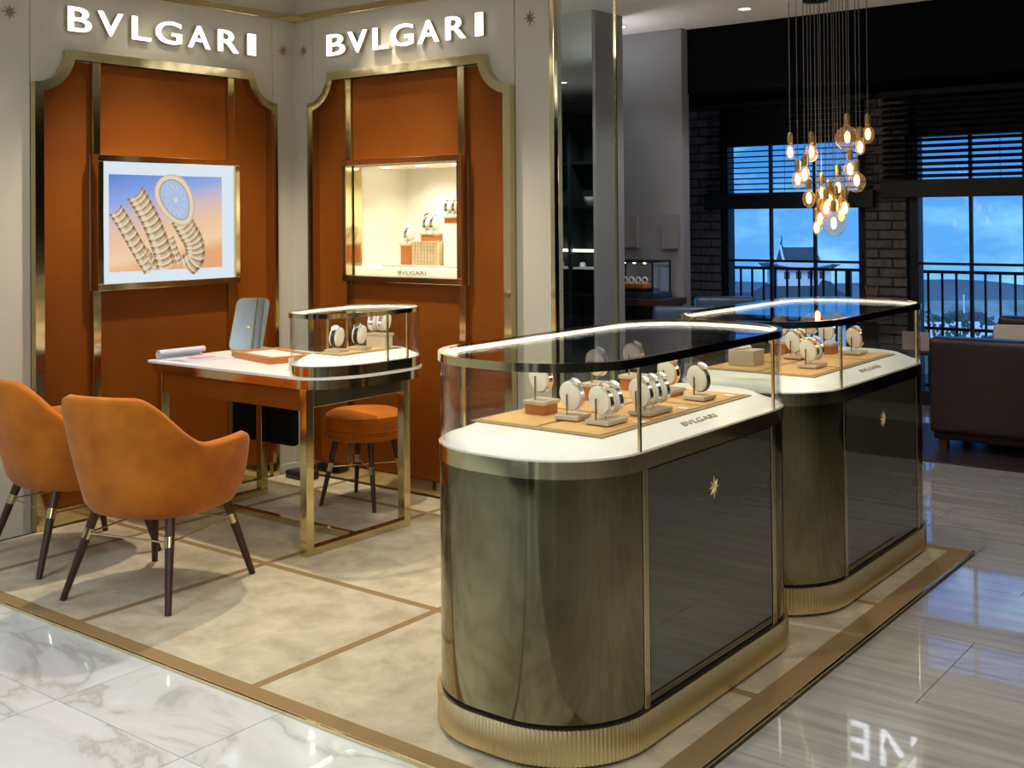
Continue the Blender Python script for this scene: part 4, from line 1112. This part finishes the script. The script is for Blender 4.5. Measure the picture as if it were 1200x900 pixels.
# ================================================================== LOUNGE FURNITURE
def tub_armchair(label, loc, rz, wdt, dep, hb, ha, mt_, group=None, inner=None):
    inner = inner or mt_
    t = thing('armchair', label, 'armchair', loc, rz, group)
    w2, d2 = wdt/2, dep/2      # back at -y
    MB().box(-w2+.02, w2-.02, -d2+.02, d2-.02, .06, .30, .02).build('base', mt_, t, 40)
    MB().box(-w2, w2, -d2, -d2+.16, .10, hb, .035, 4).build('backrest', inner, t, 40)
    for s_ in (-1, 1): MB().box(min(s_*w2, s_*(w2-.14)), max(s_*w2, s_*(w2-.14)), -d2+.10, d2, .10, ha, .03, 4).build('arm', mt_, t, 40)
    MB().box(-w2+.14, w2-.14, -d2+.15, d2+.01, .28, .44, .04, 4).build('seat_cushion', inner, t, 40)
    for sx in (-1, 1):
        for sy in (-1, 1): MB().box(sx*(w2-.07)-.025, sx*(w2-.07)+.025, sy*(d2-.07)-.025, sy*(d2-.07)+.025, 0, .065).build('foot', brown_wood, t)
    return t
rg = MB().box(2.45, 5.6, 2.33, 3.55, 0, .008, .003).build('lounge_rug', pbr('dark_rug', (.030, .018, .018), .35, spec=.3)); tag(rg, 'dark rug under the brown leather sofa', 'rug')
tub_armchair('dark brown leather sofa with its high back to the viewer at the right edge', (3.25, 2.98, .008), 0, .98, .62, .685, .62, oxblood, 'dark leather lounge seats')
tub_armchair('brown leather sofa facing the room by the right window', (3.35, 4.02, 0), R_(180), 1.15, .60, .715, .60, oxblood, 'dark leather lounge seats')
c = thing('throw_pillow', 'pale linen pillow leaning on the sofa by the right window', 'pillow', (3.02, 3.74, .45), R_(12))
b = MB(); R = []
for k, (s_, y) in enumerate(((.80, -.05), (.95, -.04), (1, 0), (.95, .04), (.80, .05))): R.append([(p[0]*s_, y*1.0, .13+p[1]*s_) for p in rr(-.16, .16, -.12, .12, .03, 4)])
b.loft(R); b.build('cover', pale_fabric, c, 60).rotation_euler = (R_(-18), 0, 0)
sky_sheen = pbr('sky_sheen_leather', (.045, .085, .16), .32, bump=(40, .2, U))  # brown leather chairs; the blue sky reflection is put into this colour
tub_armchair('brown leather armchair, blue sky sheen coloured into its back, beside the far counter', (1.08, 2.68, 0), R_(215), .46, .50, .80, .58, oxblood, 'armchairs below the windows', sky_sheen)
tub_armchair('brown leather armchair, blue sky sheen coloured into its back, nearest the left window', (1.02, 3.42, 0), R_(215), .46, .50, .825, .58, oxblood, 'armchairs below the windows', sky_sheen)
# far counter with vitrine
t = thing('far_counter', 'low brown wood counter in front of the grey wall', 'counter', (.45, 3.05, 0))
MB().box(-.6, .31, -.17, .20, .78, .835, .004).build('top', brown_wood, t); MB().box(-.56, .27, -.15, .19, 0, .78).build('cabinet', blackm, t)
t = thing('far_vitrine', 'small glass vitrine with dark frame on the far counter', 'vitrine', (.46, 3.05, .835))
MB().box(-.22, .21, -.14, .14, 0, .045, .006).build('base', pbr('navy_base', (.015, .03, .05), .25), t)
for sx in (-.205, .195):
    for sy in (-.13, .13): MB().box(sx-.005, sx+.005, sy-.005, sy+.005, .045, .275).build('frame_bar', dark_metal, t)
for sy in (-.13, .13): MB().box(-.21, .20, sy-.005, sy+.005, .27, .28).build('frame_bar', dark_metal, t)
for sx in (-.205, .195): MB().box(sx-.005, sx+.005, -.125, .125, .27, .28).build('frame_bar', dark_metal, t)
MB().box(-.2, .19, -.131, -.128, .045, .27).build('pane', glass_m, t); MB().box(.193, .196, -.125, .125, .045, .27).build('pane', glass_m, t)
for k in range(4): MB().box(-.16+k*.09, -.145+k*.09, -.12, -.105, .262, .270).build('lamp', lampw, t)
t = thing('far_tray', 'brown tray of pale bracelets inside the far vitrine', 'tray', (.44, 3.05, .880))
MB().box(-.17, .14, -.09, .09, 0, .025, .003).build('base', blackm, t); MB().box(-.15, .11, -.07, .07, .025, .060, .004).build('riser', orange_block, t)
for k in range(4): 
    b = MB(); b.tube([(-.11+.06*k+.022*math.cos(a), 0, .060+.002+.022+.022*math.sin(a)) for a in [2*math.pi*q/16 for q in range(17)]], .007, 8); b.build('bracelet', dialw, t, 60)
# side table with menu cards
t = thing('side_table', 'thin black side table by the right window', 'table', (2.30, 3.95, 0))
MB().box(-.16, .16, -.13, .13, .44, .46, .004).build('top', dark_metal, t)
for sx in (-.14, .14):
    for sy in (-.11, .11): MB().box(sx-.011, sx+.011, sy-.011, sy+.011, 0, .44).build('leg', dark_metal, t)
for k, x in enumerate((2.215, 2.32)):
    o = MB().box(-.045, .045, -.004, .004, 0, .135, .002).build('menu_card', pbr('pink_card', (.42, .30, .30), .7), None, None, (x, 3.93, .46)); tag(o, 'pinkish menu card standing on the black side table, %s one' % ('left' if k == 0 else 'right'), 'card', 'menu cards')
t = thing('plinth_table', 'tall narrow dark stand in front of the brick pier', 'stand', (1.86, 4.15, 0)); MB().box(-.11, .11, -.10, .10, .64, .67, .004).build('top', brown_wood, t); MB().box(-.04, .04, -.04, .04, .02, .64).build('column', dark_metal, t); MB().box(-.10, .10, -.09, .09, 0, .02, .004).build('foot', dark_metal, t)
t = thing('reed_diffuser', 'reed diffuser with brown sticks in front of the brick pier', 'diffuser', (1.86, 4.15, .67))
MB().lathe([(.03, 0), (.034, .01), (.034, .07), (.014, .085), (.014, .10)], 16).build('bottle', pbr('amber_bottle', (.10, .04, .015), .15), t, 40)
for k in range(6): a = k*1.05; MB().tube([(.004*math.cos(a), .004*math.sin(a), .02), (.05*math.cos(a), .05*math.sin(a), .24)], .0025, 5).build('reed', pbr('reed', (.22, .10, .05), .7), t)

# right-hand room, seen in the side mirror: grey pier with mirror, dark shelving
struct(MB().box(-.35, .645, 2.19, 2.55, 0, CEIL).build('wall_pier', grey_plaster), 'grey pier behind the glass fin', 'wall')
struct(MB().box(-.33, .625, 2.180, 2.189, .08, CEIL-.0).build('wall_pier_mirror', mirror_b), 'tall mirror on the front of the grey pier', 'mirror')
t = thing('back_cabinet', 'dark shelving with a lit glass top, seen in the pier mirror', 'cabinet', (-2.0, -2.1, 0))
tb_ = pbr('teal_black', (.008, .016, .018), .4)
MB().box(-1.6, .9, -.10, -.02, 0, 2.5).build('back', tb_, t)
for z in (.55, 1.55, 2.05): MB().box(-1.6, .9, -.02, .22, z, z+.03).build('shelf', dark_metal, t)
for x in (-1.6, -1.0, -.4, .2, .84): MB().box(x-.02, x+.02, -.02, .24, 0, 2.5).build('divider', tb_, t)
MB().box(-1.5, .8, .18, .20, 1.06, 1.085).build('lamp', led, t)
MB().box(-1.5, .8, .0, .20, .86, .88).build('shelf', white_lac, t)
for k in range(7): MB().lathe([(.02, 0), (.035, .01), (.03, .05), (.01, .06)], 12, (-1.2+.3*k, .12, .88)).build('ornament', dialw, t, 50)
o = MB().lathe([(.03, 0), (.05, .01), (.085, .06), (.095, .10), (.09, .10), (.075, .05), (.02, .02)], 24, (-2.15, -1.96, 1.58)).build('white_bowl', white_lac, None, 50); tag(o, 'white ceramic bowl on the dark shelving, seen in the pier mirror', 'bowl')
t = thing('wall_cabinet', 'dark display shelving along the right side wall', 'cabinet', (7.7, -2.5, 0))
MB().box(0, .3, -2.4, 2.4, 0, 2.5).build('back', pbr('teal_black', (.008, .016, .018), .4), t)
for z in (.9, 1.25, 1.75): MB().box(-.25, 0, -2.4, 2.4, z, z+.03).build('shelf', dark_metal, t)
for y in (-2.4, -1.6, -.8, 0, .8, 1.6, 2.4): MB().box(-.25, 0, y-.03, y+.03, 0, 2.5).build('divider', dark_metal, t)
for y in (-2, -1.2, -.4, .4, 1.2, 2.0): MB().box(-.2, -.18, y-.3, y+.3, 2.46, 2.48).build('lamp', led, t)
# ================================================================== CHANDELIER
cx0, cy0 = 2.005, 2.80
t = thing('pendant_cluster', 'cluster of glowing filament bulbs hanging on thin cords before the windows', 'chandelier', (cx0, cy0, CEIL-.04))
MB().lathe([(.05, .04), (.085, .04), (.085, .02), (.08, .016), (.02, .015)], 32).build('canopy', dark_metal, t, 40)
BUL = [(926, 178, 's'), (951, 178, 'm'), (993, 160, 'G'), (1017, 157, 'm'), (1008, 172, 's'), (935, 210, 'm'), (943, 204, 's'), (996, 198, 'm'), (1004, 212, 'g'), (982, 219, 'G'), (963, 226, 'm'), (948, 232, 'm'), (968, 244, 'm'), (990, 243, 's'), (961, 256, 's'), (977, 261, 'G'), (957, 266, 's'), (986, 252, 's'), (972, 234, 's'), (979, 240, 's')]
def bulb_mesh(r, l):
    b = MB(); pr = [(.013, 0), (.0135, -.008)]
    for k in range(1, 12):
        a = math.pi*k/12; pr.append((max(.0135*(1-k/6) if k < 4 else 0, r*math.sin(a)), -.008-l*(1-math.cos(a))/2))
    pr.append((.001, -.008-l)); b.lathe(pr, 20); return b.mesh('bulb', bulb_glass, 60)
bmesh_ = {'s': bulb_mesh(.031, .105), 'm': bulb_mesh(.042, .118), 'g': bulb_mesh(.056, .132), 'G': bulb_mesh(.078, .160)}
b = MB(); b.lathe([(.003, -.088), (.014, -.080), (.018, -.050), (.014, -.024), (.003, -.014)], 12); fil = b.mesh('filament', filament, 60)
b = MB(); b.lathe([(.004, .075), (.014, .068), (.019, .055), (.019, .0), (.0145, -.005)], 16); sock = b.mesh('socket', pbr('aged_brass', (.38, .27, .11), .4, .7), 40)
PP = 239.435
for i, (px, py, kd) in enumerate(BUL):
    # real positions: spread in depth round the canopy axis
    dy = random.uniform(-.16, .16) if i not in (0, 3) else 0
    off = (px-600)/1340.37; vv = -(py-PP)/1340.37
    d_ = fw+off*r2+vv*u2
    s_ = (cy0+dy-CAM.y)/d_.y; P_ = CAM+d_*s_
    lz = {'s': .050, 'm': .053, 'g': .057, 'G': .070}[kd]
    zt_ = P_.z+lz+.008-(CEIL-.04)
    x, y = P_.x-cx0, P_.y-cy0
    sk = place('socket', sock, t, (x, y, zt_))
    bl = place('bulb', bmesh_[kd], t, (x, y, zt_)); place('filament', fil, bl, (0, 0, -.010 if kd != 'G' else -.03))
    k_ = .45
    MB().tube([(x, y, zt_+.05), (x, y, .04)], .0028, 6).build('cord', pbr('grey_cord', (.16, .16, .17), .7), t)
# wide ceiling plate the cords drop from
# ================================================================== CEILING FIXTURES
for x, y, z, L, p in ADDED_UPLIGHTS[:2]:
    t = thing('added_uplight_trough', 'trough of an added hidden uplight %s' % ('behind the grey pier' if y > 1 else 'on the back of the boutique wall'), 'lamp', (x, y, z-.05), group='added uplights')
    MB().box(-L/2-.02, L/2+.02, -.055, .055, 0, .02).build('tray', white_lac, t); MB().box(-L/2-.02, L/2+.02, .045, .055, .02, .07).build('lip', white_lac, t); MB().box(-L/2-.02, L/2+.02, -.055, -.045, .02, .07).build('lip', white_lac, t)
def ring_lamp(x, y, lens, label, group):
    t = thing('downlight', label, 'downlight', (x, y, CEIL), group=group)
    MB().ring([(.055*math.cos(2*math.pi*k/24), .055*math.sin(2*math.pi*k/24)) for k in range(24)], [(.042*math.cos(2*math.pi*k/24), .042*math.sin(2*math.pi*k/24)) for k in range(24)], -.006, 0).build('trim_ring', white_lac, t, 40)
    MB().prism([(.042*math.cos(2*math.pi*k/24), .042*math.sin(2*math.pi*k/24)) for k in range(24)], -.003, 0).build('lens', lens, t)
DL = ['above the white topped table', 'above the foreground orange chair', 'between the table and the farther case', 'above the carpet left of the nearest case', 'above the nearest case', 'above the farther case', 'washing the left wall', 'washing the right wall', 'above the leftmost orange chair', 'above the stone floor right of the nearest case', 'above the stone floor near the sofa', 'above the round stool']
for ((x, y), tg, p, a), w_ in zip(DOWN, DL): ring_lamp(x, y, lampwarm, 'warm recessed ceiling downlight '+w_, 'boutique downlights')
for k, ((x, y), tg, p, a) in enumerate(HALL): ring_lamp(x, y, lampw, 'recessed white ceiling downlight '+['added out of view beyond the farther case', 'added out of view above the dark rug', 'added out of view behind the right boutique wall', 'before the dark shelving', 'added out of view left of the grey pier'][k], 'passage downlights')
for k, ((x, y), tg, p, a) in enumerate(LOUNGE): ring_lamp(x, y, lampw, ['recessed ceiling downlight nearest the hanging bulbs', 'recessed ceiling downlight beside the tall side mirror'][k], 'lounge downlights')
for k, ((x, y), sx, sy, p, c) in enumerate(FILL_PANELS):
    t = thing('added_fill_frame', 'frame of an added ceiling fill light '+['above the viewer', 'above the marble floor far left', 'at the far right', 'above the marble by the carpet edge', 'beside the nearest case'][k], 'light panel', (x, y, CEIL), group='added ceiling fill lights')
    MB().ring([(-sx/2-.02, -sy/2-.02), (sx/2+.02, -sy/2-.02), (sx/2+.02, sy/2+.02), (-sx/2-.02, sy/2+.02)], [(-sx/2, -sy/2), (sx/2, -sy/2), (sx/2, sy/2), (-sx/2, sy/2)], -.02, 0).build('frame', white_lac, t)
